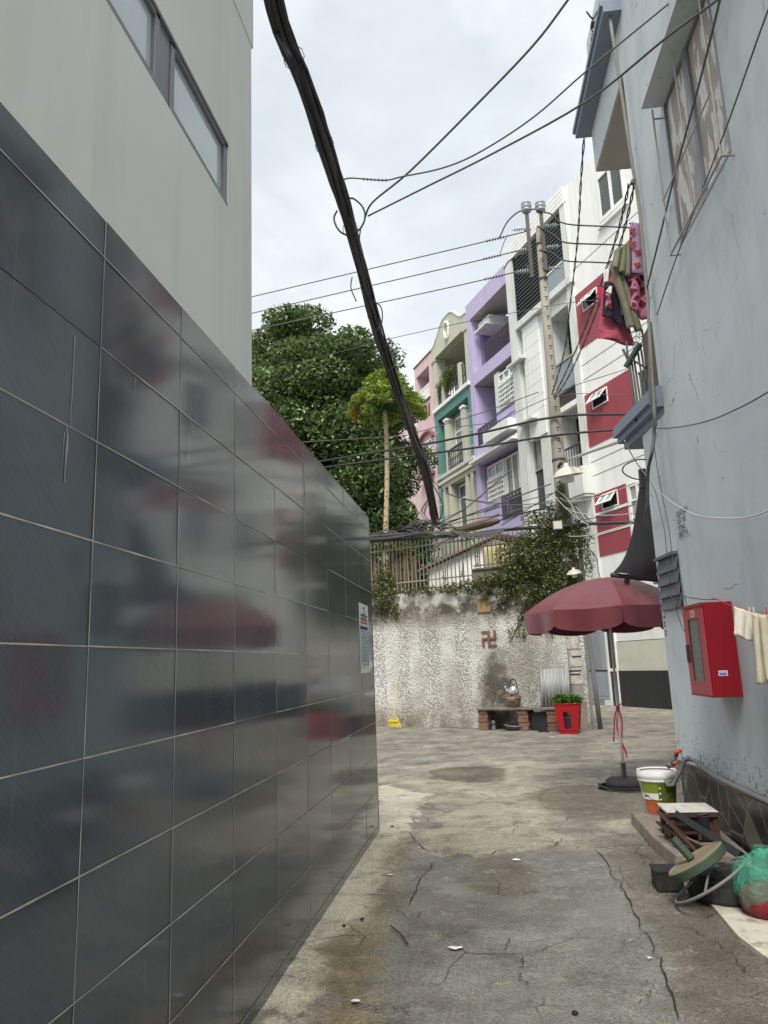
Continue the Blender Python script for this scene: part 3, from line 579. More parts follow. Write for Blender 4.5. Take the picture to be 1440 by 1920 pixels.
# ------------------------------------------------------------ RIGHT LIGHT-BLUE BUILDING
def right_building():
    t=thing('blue_house','light blue plastered house with a peeling papered window and black stone plinth on the right','house',FR.o.tolist(),FR.rz)
    lo=local(t); q=lambda x,y:lo((x,y,0))[:2]
    # plan polygons in the house frame
    A=(-8.8,0); B=(-.70,0); Q=q(1.79,8.3)
    def vol(poly,z0,z1,m):
        n=len(poly); m.add([(x,y,z0) for x,y in poly]+[(x,y,z1) for x,y in poly],[tuple(range(n-1,-1,-1)),tuple(range(n,2*n))]+[(i,(i+1)%n,(i+1)%n+n,i+n) for i in range(n)])
    w=MB(); back=[(.2,-8),(-8.8,-8)]
    # wall with window opening (u -3.13..-1.84, z 5.2..6.64): slab in front of the volume
    wu0,wu1,wz0,wz1=-3.14,-1.84,5.19,6.64
    vol([A,(B[0],0),Q]+back,0,4.05,w)
    vol([(-8.8,-.16),(B[0],-.16),(B[0]+.3,-2.5)]+back,4.05,10,w)
    w.box(-8.8,wu0,-.16,0,4.05,10); w.box(wu1,B[0],-.16,0,4.05,10); w.box(wu0,wu1,-.16,0,4.05,wz0); w.box(wu0,wu1,-.16,0,wz1,10)
    # flush storey above the corner
    w.box(B[0],1.03,-3,0,8.02,8.62); w.box(B[0],1.0,-3,-.05,8.75,10)
    w.build('wall','blue_plaster',t)
    s=MB(); s.box(B[0]+.001,1.01,-3,-.015,8.0,8.018); s.build('soffit','soffit',t)
    s=MB(); s.box(-.95,1.12,-3,.2,8.62,8.70); s.box(-.95,1.14,-3,.23,8.70,8.76); s.build('eave','cornice_blue',t)
    # concrete hood over the window
    h=MB(); u0=-5.2; u1=-1.22-.02; 
    h.box(u0,-1.83+.02,0,.19,6.66,6.72); h.box(u0,-1.81,.14,.19,6.72,6.86); h.build('window_hood','blue_plaster',t)
    # papered window
    f=MB(); 
    for a,b in ((wu0,-2.53),(-2.47,wu1)):
        f.box(a,a+.03,-.04,.005,wz0,wz1); f.box(b-.03,b,-.04,.005,wz0,wz1); f.box(a+.03,b-.03,-.04,.005,wz0,wz0+.03); f.box(a+.03,b-.03,-.04,.005,wz1-.03,wz1)
    f.box(-2.53,-2.47,-.04,.008,wz0,wz1); win=f.build('window','frame_grey',t)
    p=MB(); p.box(wu0+.03,-2.56,-.03,-.022,wz0+.03,wz1-.03); p.box(-2.44,wu1-.03,-.03,-.022,wz0+.03,wz1-.03); p.build('papered_pane','old_poster',win)
    gb=MB()   # thin protruding grille in front of the panes
    for u in (wu0-.03,-2.5,wu1+.03): gb.tube([(u,.09,wz0-.06),(u,.09,wz1)],.009,5)
    for z in (wz0-.06,): gb.tube([(wu0-.03,.09,z),(wu1+.03,.09,z)],.011,5)
    gb.tube([(wu0-.03,.09,wz0+.5),(wu1+.03,.09,wz0+.5)],.007,5)
    for u in (wu0-.03,wu1+.03):
        for z in (wz0-.06,wz1-.1): gb.tube([(u,0,z),(u,.09,z)],.009,5)
    gb.build('window_grille','grey_metal',t)
    # plinth of broken black stone
    pl=MB(); pl.box(-8.8,-.05,0,.045,0,.50); e0=(Q[0],Q[1]); pl.build('plinth','crazy_paving',t)
    pc=MB(); pc.box(-8.8,-.03,0,.06,.505,.545); pc.build('plinth_cap','weathered',t)
    # cornice along the splayed corner
    cn=MB(); a=Vector((-.78,-.10)); b=Vector((.55,.02)); dd=(b-a).normalized(); nn=Vector((-dd.y,dd.x))
    for o0,o1,z0,z1 in ((.0,.10,3.98,4.05),(.0,.17,4.05,4.12),(.0,.22,4.12,4.22),(.0,.19,4.22,4.27)):
        p_=[a+nn*(o0-.25),b+nn*(o0-.25),b+nn*o1,a+nn*o1]; vol([tuple(x) for x in p_],z0,z1,cn)
    cn.build('cornice','cornice_blue',t)
    # brown boards standing above the cornice
    br=MB(); br.box(-.69,-.3,-.3,-.12,4.3,8.0); br.box(-.66,-.2,-.11,-.02,4.3,5.05); br.build('board_panel','board_brown',t)
    # louvred vent on the splay
    lv=MB(); d0=Vector((Q[0]+.70,Q[1])).normalized(); n0=Vector((-d0.y,d0.x)); P=lambda s,o,z:(B[0]+d0.x*s+n0.x*o,d0.y*s+n0.y*o,z)
    s0,s1=.02,.62
    for k in range(4):
        z=2.545-.125*k; lv.add([P(s0,.012,z),P(s1,.012,z),P(s1,.04,z-.13),P(s0,.04,z-.13),P(s0,.004,z),P(s1,.004,z),P(s1,.03,z-.135),P(s0,.03,z-.135)],[(0,1,2,3),(4,7,6,5),(0,4,5,1),(2,6,7,3),(0,3,7,4),(1,5,6,2)])
    lv.add([P(s0,0,2.56),P(s1,0,2.56),P(s1,.055,2.56),P(s0,.055,2.56),P(s0,0,2.59),P(s1,0,2.59),P(s1,.055,2.59),P(s0,.055,2.59)],[(0,3,2,1),(4,5,6,7),(3,7,6,2),(0,1,5,4),(0,4,7,3),(1,2,6,5)])
    lv.add([P(s0,.005,2.05),P(s1,.005,2.05),P(s1,.005,2.56),P(s0,.005,2.56)],[(0,1,2,3)])
    lv.build('louvre_vent','roof_dark',t)
    # stencilled adverts
    X=(-1,0,0); Z=(0,0,1)
    pn=MB(); pn.box(-1.14,-.78,.001,.0035,2.68,2.965); pn.build('stencil_panel','blue_plaster',t)
    for i,(sx,st,sz) in enumerate((('KHOAN','ink_stencil',.085),('CẮT BÊ','ink_stencil',.07),('TÔNG','ink_stencil',.07),('0887714','ink_stencil',.082))):
        text('stencil_writing',sx,sz,(-.79,.0045,2.895-.068*i),X,Z,st,t,.0005,bold=.0016,sx=1.0 if i==3 else 1.15)
    text('stencil_writing','0918 22 53',.07,P(.66,.004,2.08)[:2]+(2.10,),(0,0,-1),(-1,-.09,0),'ink_stencil',t,.0005,bold=.001)
    return t
RB=right_building()
# ------------------------------------------------------------ TOWNHOUSES ACROSS THE STREET (u to the far left, d out towards the street)
def house(name,label): return thing(name,label,'house',FF.o.tolist(),FF.rz)
def part(t,name,m,*boxes,bev=0):
    if 1<len(boxes)<7 and name in ('capital','soffit','canopy','cream_band','white_band','balcony_post','lime_wall','terrace_wall','balcony_parapet','canopy_slab','upper_kerb','flower_box'):
        for x in boxes: o=part(t,name,m,x,bev=bev)
        return o
    b=MB()
    for x in boxes: b.b(*x)
    return b.build(name,m,t,bev=bev)
def window(t,u0,u1,z0,z1,d,nu=2,nz=1,fm='white_paint',gm='glass',fw=.06,trans=None,curt=None):
    f=MB(); f.b(u0,u0+fw,z0,z1,d-.05,d+.03); f.b(u1-fw,u1,z0,z1,d-.05,d+.03); f.b(u0+fw,u1-fw,z0,z0+fw,d-.05,d+.03); f.b(u0+fw,u1-fw,z1-fw,z1,d-.05,d+.03)
    for i in range(1,nu): u=u0+(u1-u0)*i/nu; f.b(u-fw*.5,u+fw*.5,z0+fw,z1-fw,d-.045,d+.025)
    for i in range(1,nz): z=z0+(z1-z0)*i/nz; f.b(u0+fw,u1-fw,z-fw*.3,z+fw*.3,d-.04,d+.015)
    if trans: f.b(u0+fw,u1-fw,trans-fw*.5,trans+fw*.5,d-.04,d+.02)
    o=f.build('window',fm,t); g=MB(); g.b(u0+fw*.8,u1-fw*.8,z0+fw*.8,z1-fw*.8,d-.035,d-.02); g.build('pane',gm,o)
    if curt:
        q=MB()
        for a,b_ in curt:
            n=10; vs=[];fs=[]
            for i in range(n+1):
                u=u0+fw+(u1-u0-2*fw)*(a+(b_-a)*i/n); dd=d-.015+.012*(i%2); vs+=[(u,dd,z0+fw),(u,dd,z1-fw)]
                if i: fs.append((2*i-2,2*i-1,2*i+1,2*i))
            q.add(vs,fs)
        q.build('curtain','curtain',o)
    return o
def bars(t,name,m,u0,u1,z0,z1,d,step=.11,r=.012,rails=(0,1),diag=False,scroll=False,hor=False):
    b=MB()
    for k in rails: z=z0+(z1-z0)*k; b.b(u0,u1,z-.03,z+.03,d-.03,d+.03)
    if hor:
        z=z0+step
        while z<z1: b.b(u0,u1,z-r,z+r,d-r,d+r); z+=step
    else:
        n=max(2,int((u1-u0)/step))
        for i in range(n+1):
            u=u0+(u1-u0)*i/n; b.b(u-r,u+r,z0,z1,d-r,d+r)
            if scroll and i<n:
                s=(u1-u0)/n; 
                for zz in (.28,.68):
                    pts=[(u+s*(.5+.42*math.cos(a)),d,z0+(z1-z0)*zz+s*.9*math.sin(a)) for a in np.linspace(0,2*math.pi,9)]; b.tube(pts,r*.8,4,cap=False)
    if diag:
        k=int((u1-u0+z1-z0)/.12)
        for i in range(k):
            s=i*.12; a=(u0+max(0,s-(z1-z0)),z0+min(s,z1-z0)); e=(u0+min(s,u1-u0),z0+max(0,s-(u1-u0))); b.tube([(a[0],d,a[1]),(e[0],d,e[1])],.012,4)
            a=(u1-max(0,s-(z1-z0)),z0+min(s,z1-z0)); e=(u1-min(s,u1-u0),z0+max(0,s-(u1-u0))); b.tube([(a[0],d+.03,a[1]),(e[0],d+.03,e[1])],.012,4)
    return b.build(name,m,t)
# --- red and white house
t=house('red_white_house','white house with dark red painted panels, grey gate and black base, nearest of the row')
m=MB(); m.b(-9,2.8,2.06,19.1,-10,0); m.b(-9,2.3,1.12,2.03,-10,0); m.b(2.3,2.8,2.9,2.06+.9,-10,.001); m.build('wall','white_paint',t)
part(t,'lower_band','offwhite',(-9,2.36,1.12,2.04,-9,.02))
part(t,'black_base','black_base',(-9,2.36,0,1.12,-9,.035),(2.42,2.8,1.2,2.96,-9,.03),(2.42,2.8,0,1.1,-9,.03))
part(t,'drain_pipe','white_paint',(2.36,2.42,0,2.95,-.05,.06),(2.36,2.8,1.1,1.2,-.05,.05))
for u0,u1,z0,z1 in ((.15,2.8,12.49,14.58),(.15,2.8,8.80,10.72),(1.03,2.8,4.93,7.08)): part(t,'red_panel','red_paint',(u0,u1,z0,z1,-.01,.02))
for z0,z1 in ((12.49,14.58),(6.4,7.08)): part(t,'red_panel','red_paint',(-4.4,-1.6,z0,z1,-.01,.02))
for z0 in (4.6,8.3,12.0,15.2):
    for u0 in ((-1.3,-3.4,-6.2) if z0<15 else (-3.4,-6.2)): window(t,u0,u0+1.2,z0+.6,z0+2.2,.03,2,1,fw=.1)
part(t,'floor_band','white_dirty',*[(-9,-.9,z,z+.25,0,.18) for z in (3.9,7.4,11.0,14.7)])
part(t,'white_band','white_paint',(1.03,2.8,6.34,6.43,0,.04),(1.03,2.8,5.66,5.74,0,.04))
part(t,'wall_groove','groove',*[(-9,2.8,z,z+.02,-.01,.006) for z in (11.3,11.85,7.75,8.25,15.6)])
for z0 in (13.78,10.1,6.5):
    u0,u1=1.5,2.32; h=.45
    f=MB(); f.b(u0-.04,u0,z0-.04,z0+h+.04,0,.05); f.b(u1,u1+.04,z0-.04,z0+h+.04,0,.05); f.b(u0,u1,z0-.04,z0,0,.05); f.b(u0,u1,z0+h,z0+h+.04,0,.05); o=f.build('window','white_paint',t)
    part(o,'dark_opening','glass_dark',(u0,u1,z0,z0+h,0,.022))
    s=MB(); P0=Vector((0,.05,z0+h)); dv=Vector((0,.62,-.78)).normalized()*h
    for a,b_ in ((u0,u0+.05),(u1-.05,u1),((u0+u1)/2-.03,(u0+u1)/2+.03)): s.add([(a,P0.y,P0.z),(b_,P0.y,P0.z),(b_,P0.y+dv.y,P0.z+dv.z),(a,P0.y+dv.y,P0.z+dv.z)]+[(a,P0.y+.03,P0.z+.02),(b_,P0.y+.03,P0.z+.02),(b_,P0.y+dv.y+.03,P0.z+dv.z+.02),(a,P0.y+dv.y+.03,P0.z+dv.z+.02)],[(0,1,2,3),(4,7,6,5),(0,4,5,1),(1,5,6,2),(2,6,7,3),(3,7,4,0)])
    for f_ in (0,.86): a=P0+dv*f_; b_=P0+dv*(f_+.14); s.add([(u0,a.y,a.z),(u1,a.y,a.z),(u1,b_.y,b_.z),(u0,b_.y,b_.z)]+[(u0,a.y+.031,a.z+.021),(u1,a.y+.031,a.z+.021),(u1,b_.y+.031,b_.z+.021),(u0,b_.y+.031,b_.z+.021)],[(0,1,2,3),(4,7,6,5),(0,4,5,1),(2,6,7,3)])
    sa=s.build('sash','white_paint',o)
    g=MB(); a=P0+dv*.1; b_=P0+dv*.9; g.add([(u0+.04,a.y+.012,a.z),(u1-.04,a.y+.012,a.z),(u1-.04,b_.y+.012,b_.z),(u0+.04,b_.y+.012,b_.z)],[(0,1,2,3)]); g.build('pane','glass_pale',o)
window(t,-.55,.9,16.4,18.1,.02,2,1,fw=.12,gm='glass'); part(t,'window_sill','white_paint',(-.65,1.0,16.15,16.25,0,.12))
window(t,.0,.92,5.35,7.0,.02,2,3,fw=.1); 
# --- grey and white modern house
t=house('grey_modern_house','grey and white modern house with black roof louvres and glass balconies behind the utility pole')
m=MB(); m.b(2.8,7.57,0,4.4,-10,-.001); m.b(2.8,7.57,4.4,15.1,-10,-1.3); m.b(2.8,7.57,7.0,7.25,-1.3,-.01); m.b(4.75,5.42,7.25,15.1,-1.3,-.02); m.b(2.8,4.75,10.56,10.82,-1.3,-.01); m.b(2.8,4.75,11.36,12.0,-1.3,-.4); m.b(2.8,4.75,14.55,15.1,-1.3,-.01)
m.b(5.4,7.57,4.4,7.3,-1.3,-.02); m.b(6.0,7.1,10.98,11.2,-1.3,0); m.b(5.42,6.0,7.3,11.2,-1.3,-.01); m.b(3.15,4.75,4.4,7.0,-1.3,-.02); m.b(5.0,7,15.1,18,-10,-3.5); m.b(6.7,6.95,7.3,15.1,-1.3,-.7)
m.build('wall','white_dirty',t)
part(t,'pillar','white_dirty',(6.97,7.57,0,18.5,-1.3,.12)); part(t,'pillar','white_dirty',(2.8,3.17,0,18.5,-1.3,.1))
m=MB(); 
for i in range(4): m.b(2.8,7.57,18.42+.175*i,18.42+.175*i+.165,-1.6,.14+.004*i)
m.build('roof_fascia','white_paint',t)
m=MB(); 
z=15.45
while z<18.3:
    m.b(5.0,6.95,z,z+.07,-.1,.05)
    if z>16.4: m.b(3.18,5.0,z,z+.07,-.1,.05)
    z+=.165
m.b(6.9,6.96,15.2,18.42,-.1,.06); m.b(3.18,3.24,16.3,18.42,-.1,.06); m.b(4.97,5.03,15.3,18.42,-.1,.055); m.build('louvre_screen','louvre',t)
g=part(t,'glass_balustrade','glass_pale',(3.18,4.95,15.42,16.3,-.02,.01)); part(t,'handrail','white_paint',(3.17,4.98,16.3,16.36,-.04,.04))
part(t,'floor_ledge','white_dirty',(2.72,6.97,15.12,15.4,-1.6,.2))
m=MB(); z=10.2
while z<15.0: m.b(5.42,6.68,z,min(z+.535,15.08),-.3,.05); z+=.55
m.build('siding','white_paint',t); part(t,'siding_groove','groove',(5.43,6.67,10.25,15.05,-.2,.035))
part(t,'painted_shade_strip','dark_metal',(6.7,6.96,7.5,15.1,-.75,-.68))  # dark strip painting the shade in the recess left of the siding
window(t,3.17,4.75,12.1,14.55,-.9,3,1,fm='dark_metal',gm='glass',fw=.06,trans=13.75,curt=[(.05,.3),(.68,.96)])
part(t,'glass_balustrade','glass_pale',(3.17,4.75,11.4,12.5,-.05,-.02)); part(t,'handrail','grey_metal',(3.17,4.8,12.5,12.57,-.08,.02))
part(t,'shutter_box','dark_metal',(3.17,4.75,10.82,11.36,-.3,-.1)); part(t,'balcony_slab','white_paint',(3.17,4.75,10.6,10.8,-.3,.06))
window(t,3.17,4.75,8.0,10.56,-.9,4,1,fm='dark_metal',gm='glass_dark',trans=9.9,curt=[(.1,.25),(.6,.72)]); bars(t,'balcony_railing','grille_dark',3.2,4.75,8.15,9.2,-.08,.16,.012)
part(t,'balcony_parapet','white_dirty',(2.74,4.72,7.15,8.12,-.12,.45),(2.78,4.68,7.05,7.15,-.1,.4))
window(t,6.02,6.95,9.0,10.95,-.25,2,1,fm='grey_metal',gm='glass',curt=[(.1,.9)],trans=10.45); part(t,'canopy','white_dirty',(5.95,7.1,10.95,11.05,-.1,.35),(6.5,7.75,13.72,13.82,-.1,.3))
part(t,'dark_shutter','grille_dark',(6.02,6.95,4.6,8.97,-.35,-.28)); part(t,'lower_wall','white_dirty',(5.42,6.97,4.4,7.3,-.3,0))
g=thing('metal_gate','light grey corrugated metal gate at street level beside the black base','gate',FF.W(2.85,.06,0),FF.rz)
m=MB(); m.box(0,1.9,0,.05,.2,1.1); 
u=0
while u<1.9: m.box(u,u+.05,0,.07,1.16,3.1); m.box(u+.05,u+.11,0,.03,1.16,3.1); u+=.11
m.build('gate_panel','gate_grey',g); m=MB(); m.box(.12,.85,.05,.06,.3,.98); m.box(1.0,1.8,.05,.06,.3,.98); m.build('raised_panel','gate_grey',g,bev=.01); m=MB(); m.box(0,1.9,-.02,.055,1.1,1.15); m.build('rail','dark_metal',g)
# --- purple house
t=house('purple_house','lavender purple house with an open roof terrace and dark mesh balcony railings')
m=MB(); m.b(7.57,11.9,0,6.4,-9,0); m.b(7.57,11.9,6.4,14.4,-9,-1.5); m.b(11.5,11.9,6.4,18.66,-.5,0); m.b(11.5,11.9,6.4,14.7,-1.5,-.5); m.b(7.57,11.5,17.78,18.66,-1.5,0); m.b(11.5,11.9,17.78,18.66,-1.5,-.5); m.b(7.57,11.5,14.4,15.0,-9,0)
m.b(7.57,9.65,10.95,12.4,-1.5,-.1); m.b(7.57,11.5,10.5,11.4,-1.5,-.03); m.b(9.5,11.5,6.4,8.45,-1.5,-.02); m.b(7.57,9.5,6.4,7.6,-1.5,-.02); m.b(9.2,9.65,12.4,14.4,-1.5,-1.0)
m.build('wall','purple',t)
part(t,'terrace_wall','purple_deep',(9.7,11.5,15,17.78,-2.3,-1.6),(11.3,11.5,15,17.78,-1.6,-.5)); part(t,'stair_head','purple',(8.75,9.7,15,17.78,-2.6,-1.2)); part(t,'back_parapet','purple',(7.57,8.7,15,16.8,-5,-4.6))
part(t,'wall_groove','groove_purple',*[(8.8,9.65,z,z+.045,-1.2,-1.19) for z in (15.5,15.95,16.4,16.85)],*[(7.6,9.63,z,z+.045,-.1,-.09) for z in (11.55,11.95,12.3)],(9.9,11.48,10.9,10.95,-.03,-.02))
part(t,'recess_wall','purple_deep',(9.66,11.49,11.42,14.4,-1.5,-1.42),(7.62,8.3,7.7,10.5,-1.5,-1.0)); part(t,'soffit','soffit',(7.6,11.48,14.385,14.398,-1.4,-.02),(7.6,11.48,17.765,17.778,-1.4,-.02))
window(t,7.66,9.15,12.42,14.0,-.06,3,1,fw=.08,gm='glass_pale',trans=13.62); bars(t,'window_grille','white_paint',7.72,9.1,12.5,13.55,-.0,.14,.012,rails=(.1,.3,.5,.7,.9)); part(t,'window_shutter','white_dirty',(9.17,9.62,12.41,14.2,-.5,-.08))
bars(t,'balcony_railing','grille_dark',7.65,10.3,15.03,16.0,-.1,.3,.02,diag=True); bars(t,'balcony_railing','grille_dark',9.68,11.48,11.42,12.2,-.06,.3,.02,diag=True); bars(t,'balcony_railing','grille_dark',7.62,9.48,7.62,8.52,.02,.3,.02,diag=True)
part(t,'canopy','white_dirty',(10.05,11.3,16.95,17.05,-1.5,-.1),(10.1,11.25,17.05,17.45,-1.4,-.3)); part(t,'flower_box','white_paint',(7.6,9.95,11.02,11.5,-.1,.5)); part(t,'canopy_slab','white_paint',(7.6,11.85,10.6,10.72,-.3,.35),(7.6,11.8,10.72,10.85,-.3,.15))
window(t,9.55,11.15,8.55,10.3,-.25,2,1,fw=.08,gm='glass_pale',trans=9.75); bars(t,'window_grille','white_paint',9.6,11.1,8.6,9.7,-.17,.14,.012,rails=(.1,.3,.5,.7,.9)); window(t,8.32,9.5,8.5,10.3,-.3,2,1,fw=.08,curt=[(.05,.9)])
m=MB()
for z in (8.2,7.8):
    u=9.9
    while u<11.3: m.b(u,u+.07,z,z+.1,-.03,-.005); u+=.13
m.build('vent_slots','grille_dark',t)
# --- green house
t=house('green_house','sage and teal house with a curved pediment, ornate balconies and hanging plants','' ) if False else house('green_house','sage and teal house with a curved pediment, ornate balconies and potted greenery')
m=MB(); m.b(11.9,16.4,0,14.7,-9,-.6); m.b(11.9,16.4,17.62,18.3,-9,-.35); m.b(11.9,16.4,14.7,17.62,-9,-2.2); m.b(11.92,12.28,14.8,17.65,-.6,-.02); m.b(15.98,16.38,14.8,17.65,-.6,-.02)
m.b(11.9,16.4,10.4,11.1,-.6,-.02)
for a in (12.28,12.85,14.9,15.6): m.b(a,a+.28,7,10.4,-.6,-.03)
for a in (12.85,14.9): m.b(a,a+.3,11.1,13.9,-.6,-.0)
m.build('wall','sage',t)
pr=MB(); pr.prism([(11.92,17.65),(16.4,17.65),(16.4,18.3),(16.05,18.36),(15.6,18.62),(15.0,19.1),(14.6,19.28),(13.8,19.28),(13.35,19.08),(12.8,18.62),(12.4,18.38),(11.92,18.34)],-.35,0); pr.build('pediment','sage',t)
tr=MB(); pp=[(16.45,18.3),(16.05,18.38),(15.6,18.65),(15.0,19.13),(14.6,19.31),(13.8,19.31),(13.35,19.11),(12.8,18.65),(12.4,18.41),(11.9,18.37)]; tr.tube([(x,-.02,z) for x,z in pp],.07,6); tr.build('pediment_trim','white_dirty',t)
og=MB(); pts=[(14.2+.26*math.cos(a)*(1+.1*math.sin(5*a)),.03,18.45+.46*math.sin(a)*(1+.06*math.cos(6*a))) for a in np.linspace(0,2*math.pi,25)]; og.tube(pts,.06,5,cap=False); og.lathe((14.2,.03,18.02),[(.0,-.12),(.14,-.05),(.17,.03),(.0,.12)],8); og.lathe((14.2,.03,18.92),[(.0,-.12),(.12,-.05),(.1,.03),(.0,.12)],8); og.build('plaster_ornament','white_paint',t)
part(t,'capital','sage',(11.88,12.34,17.5,17.64,-.62,.04),(15.94,16.42,17.5,17.64,-.62,.04)); part(t,'balcony_post','sage',(15.05,15.33,14.85,16.2,-.25,0),(12.95,13.2,14.85,16.2,-.25,0))
bars(t,'balcony_railing','grille_dark',12.3,15.96,14.85,16.05,-.12,.3,.018,scroll=True)
part(t,'white_cornice','white_paint',(11.88,16.42,14.62,14.8,-.6,.12)); part(t,'cream_band','offwhite',(11.88,16.42,10.92,11.08,-.3,.1),(11.88,16.42,10.62,10.76,-.3,.08))
part(t,'teal_surround','teal',(11.92,16.36,14.14,14.62,-.5,.01),(16.0,16.36,7.0,14.14,-.5,.01),(11.92,12.22,10.9+.2,14.14,-.5,.01)); part(t,'wall_joint','white_paint',*[(11.93,12.21,z,z+.03,0,.02) for z in (11.6,12.4,13.2)],*[(16.05,16.35,z,z+.03,0,.02) for z in (8,8.8,9.6,10.4,11.2,12,12.8,13.5)])
part(t,'lime_wall','lime',(12.25,12.85,11.1,14.14,-.6,-.55),(15.2,16.0,11.1,14.14,-.6,-.55)); part(t,'capital','white_paint',(12.8,13.2,13.8,13.92,-.3,.04),(14.85,15.25,13.8,13.92,-.3,.04))
window(t,13.2,14.85,11.2,13.85,-.45,2,1,fw=.09,gm='glass_pale',trans=13.1,curt=[(.1,.9)]); window(t,13.2,14.8,7.5,10.3,-.45,2,1,fw=.09,gm='glass',trans=9.6); window(t,15.35,15.85,11.8,13.9,-.5,1,2,fw=.06,gm='glass_pale'); window(t,12.3,12.75,11.8,13.9,-.5,1,2,fw=.06,gm='glass_pale')
bars(t,'balcony_railing','grille_dark',13.2,14.9,11.15,12.1,.0,.2,.016,scroll=True); part(t,'handrail','grille_dark',(13.15,14.95,12.1,12.16,-.03,.05))
part(t,'lime_wall','lime',(12.2,16.0,6,8.4,-.6,-.5)); bars(t,'roof_railing','grey_metal',12.2,17.5,6.2,7.5,.6,.12,.014)
part(t,'soffit_opening','grille_dark',(12.4,13.6,17.6,17.617,-1.8,-.9))
p=thing('balcony_plant','feathery green plant spilling over the top balcony of the green house','plant',FF.W(15.2,-.35,14.85),FF.rz)
m=MB(); m.lathe((0,0,0),[(0,0),(.16,0),(.22,.32),(.2,.32),(.15,.05)],12); m.build('pot','brick',p); leaves('foliage','leaf_bush',[(-.2,.1,1.25),(.3,.1,1.0),(-.9,.1,1.35),(-.6,.2,.9)],[(.65,.45,.45),(.5,.45,.4),(.6,.4,.4),(.5,.4,.4)],[900,700,700,500],.16,p,shell=.1,aspect=.2)
# --- pink house and its neighbour
t=house('pink_house','pale pink house with red-brown slotted parapet and arched window hood, farthest in the row')
m=MB(); m.b(16.4,24,0,14.6,-9,-.3); m.b(16.42,19.0,17.62,18.25,-9,0); m.b(16.42,16.85,0,17.62,-.8,0); m.b(18.75,19.0,14.6,17.62,-.8,0); m.b(16.42,19,14.6,17.62,-9,-2.5); m.b(16.42,18.9,0,15.75,-.8,-.02); m.b(19,24,14.6,16.9,-9,-.3); m.build('wall','pink',t)
part(t,'roof_edge','pink_trim',(16.4,19.05,18.25,18.32,-9,.05)); part(t,'parapet_cap','pink_trim',(16.8,18.95,15.75,15.83,-.3,.06)); part(t,'slot','pink_trim',*[(u,u+.22,14.85,15.5,-.02,.004) for u in (17.0,17.4,17.8)])
bars(t,'balcony_railing','white_paint',16.9,18.7,15.83,16.7,-.1,.28,.05); window(t,16.9,18.2,11.9,13.5,.0,3,1,fw=.08,gm='glass_pale',trans=13.05); bars(t,'balcony_railing','white_paint',19,20.6,14.6,15.6,.0,.15,.015)
hd=MB(); pts=[(17.55+1.0*math.cos(a),.1,13.45+.5*math.sin(a)) for a in np.linspace(0,math.pi,13)]; hd.tube(pts,.1,6); hd.build('window_hood','pink_trim',t); part(t,'window_ledge','pink_trim',(16.7,18.4,11.45,11.6,0,.4))
# ------------------------------------------------------------ GARDEN WALL ACROSS THE STREET
def garden_wall():
    t=thing('garden_wall','stained white pebble-dash garden wall with a brick emblem and a spiked steel fence on top','wall',FW.o.tolist(),FW.rz)
    m=MB(); n=60; us=np.linspace(-9.5,.42,n)
    top=[3.42+.05*math.sin(u*1.3)+.03*mnoise.noise((u*3,0,0)) for u in us]
    for i in range(n-1): m.add([(us[i],0,0),(us[i+1],0,0),(us[i+1],0,top[i+1]),(us[i],0,top[i]),(us[i],-.22,0),(us[i+1],-.22,0),(us[i+1],-.22,top[i+1]),(us[i],-.22,top[i])],[(0,1,2,3),(4,7,6,5),(3,2,6,7)])
    m.add([(.42,0,0),(.42,-.22,0),(.42,-.22,top[-1]),(.42,0,top[-1])],[(0,1,2,3)])
    m.build('wall','stucco',t)
    part(t,'coping','weathered',(-9.5,-2.6,3.43,3.50,-.26,.04)) if False else None
    part(t,'upper_kerb','weathered',(-2.3,.42,3.4,3.86,-.2,-.03),(-2.3,.42,3.86,3.90,-.24,.02))
    # raised render bands
    for u,z0 in ((-4.35,1.2),(-3.75,1.1),(-3.05,1.15),(-2.55,1.1),(-1.6,1.6),(-.75,1.5)):
        pass
    b=MB()  # brick relief: left-facing Buddhist emblem
    cx,cz,e=-1.94,2.135,.085; X=lambda k:cx+k*e
    for x0,x1,z0,z1 in ((-.35,.35,-2.3,2.3),(-2.3,-.35,-.35,.35),(.35,2.3,-.35,.35),(-2.3,-.35,1.6,2.3),(.35,2.3,-2.3,-1.6),(1.6,2.3,.35,2.3),(-2.3,-1.6,-2.3,-.35)):
        b.b(X(x0*.97),X(x1*.97),cz+z0*e+.004,cz+z1*e-.004,0,.045+random.uniform(0,.006))
    b.build('brick_emblem','brick',t,bev=.006)
    part(t,'brick_block','brick_tan',(-2.2,-1.84,2.78,3.14,0,.035),bev=.012)
    # fence
    f=MB(); u=-6.6
    while u<.2:
        z0=3.4 if u<-2.3 else 3.9; f.b(u-.011,u+.011,z0,4.93+random.uniform(-.01,.02) if u<-2.3 else 4.75,-.12,-.098); u+=.118
    for a,b_,z in ((-6.6,-2.3,4.68),(-6.6,-2.3,3.75),(-2.3,.2,4.45),(-2.3,.2,3.98)): f.b(a,b_,z-.018,z+.018,-.096,-.085)
    f.build('fence_railing','fence_paint',t)
garden_wall()
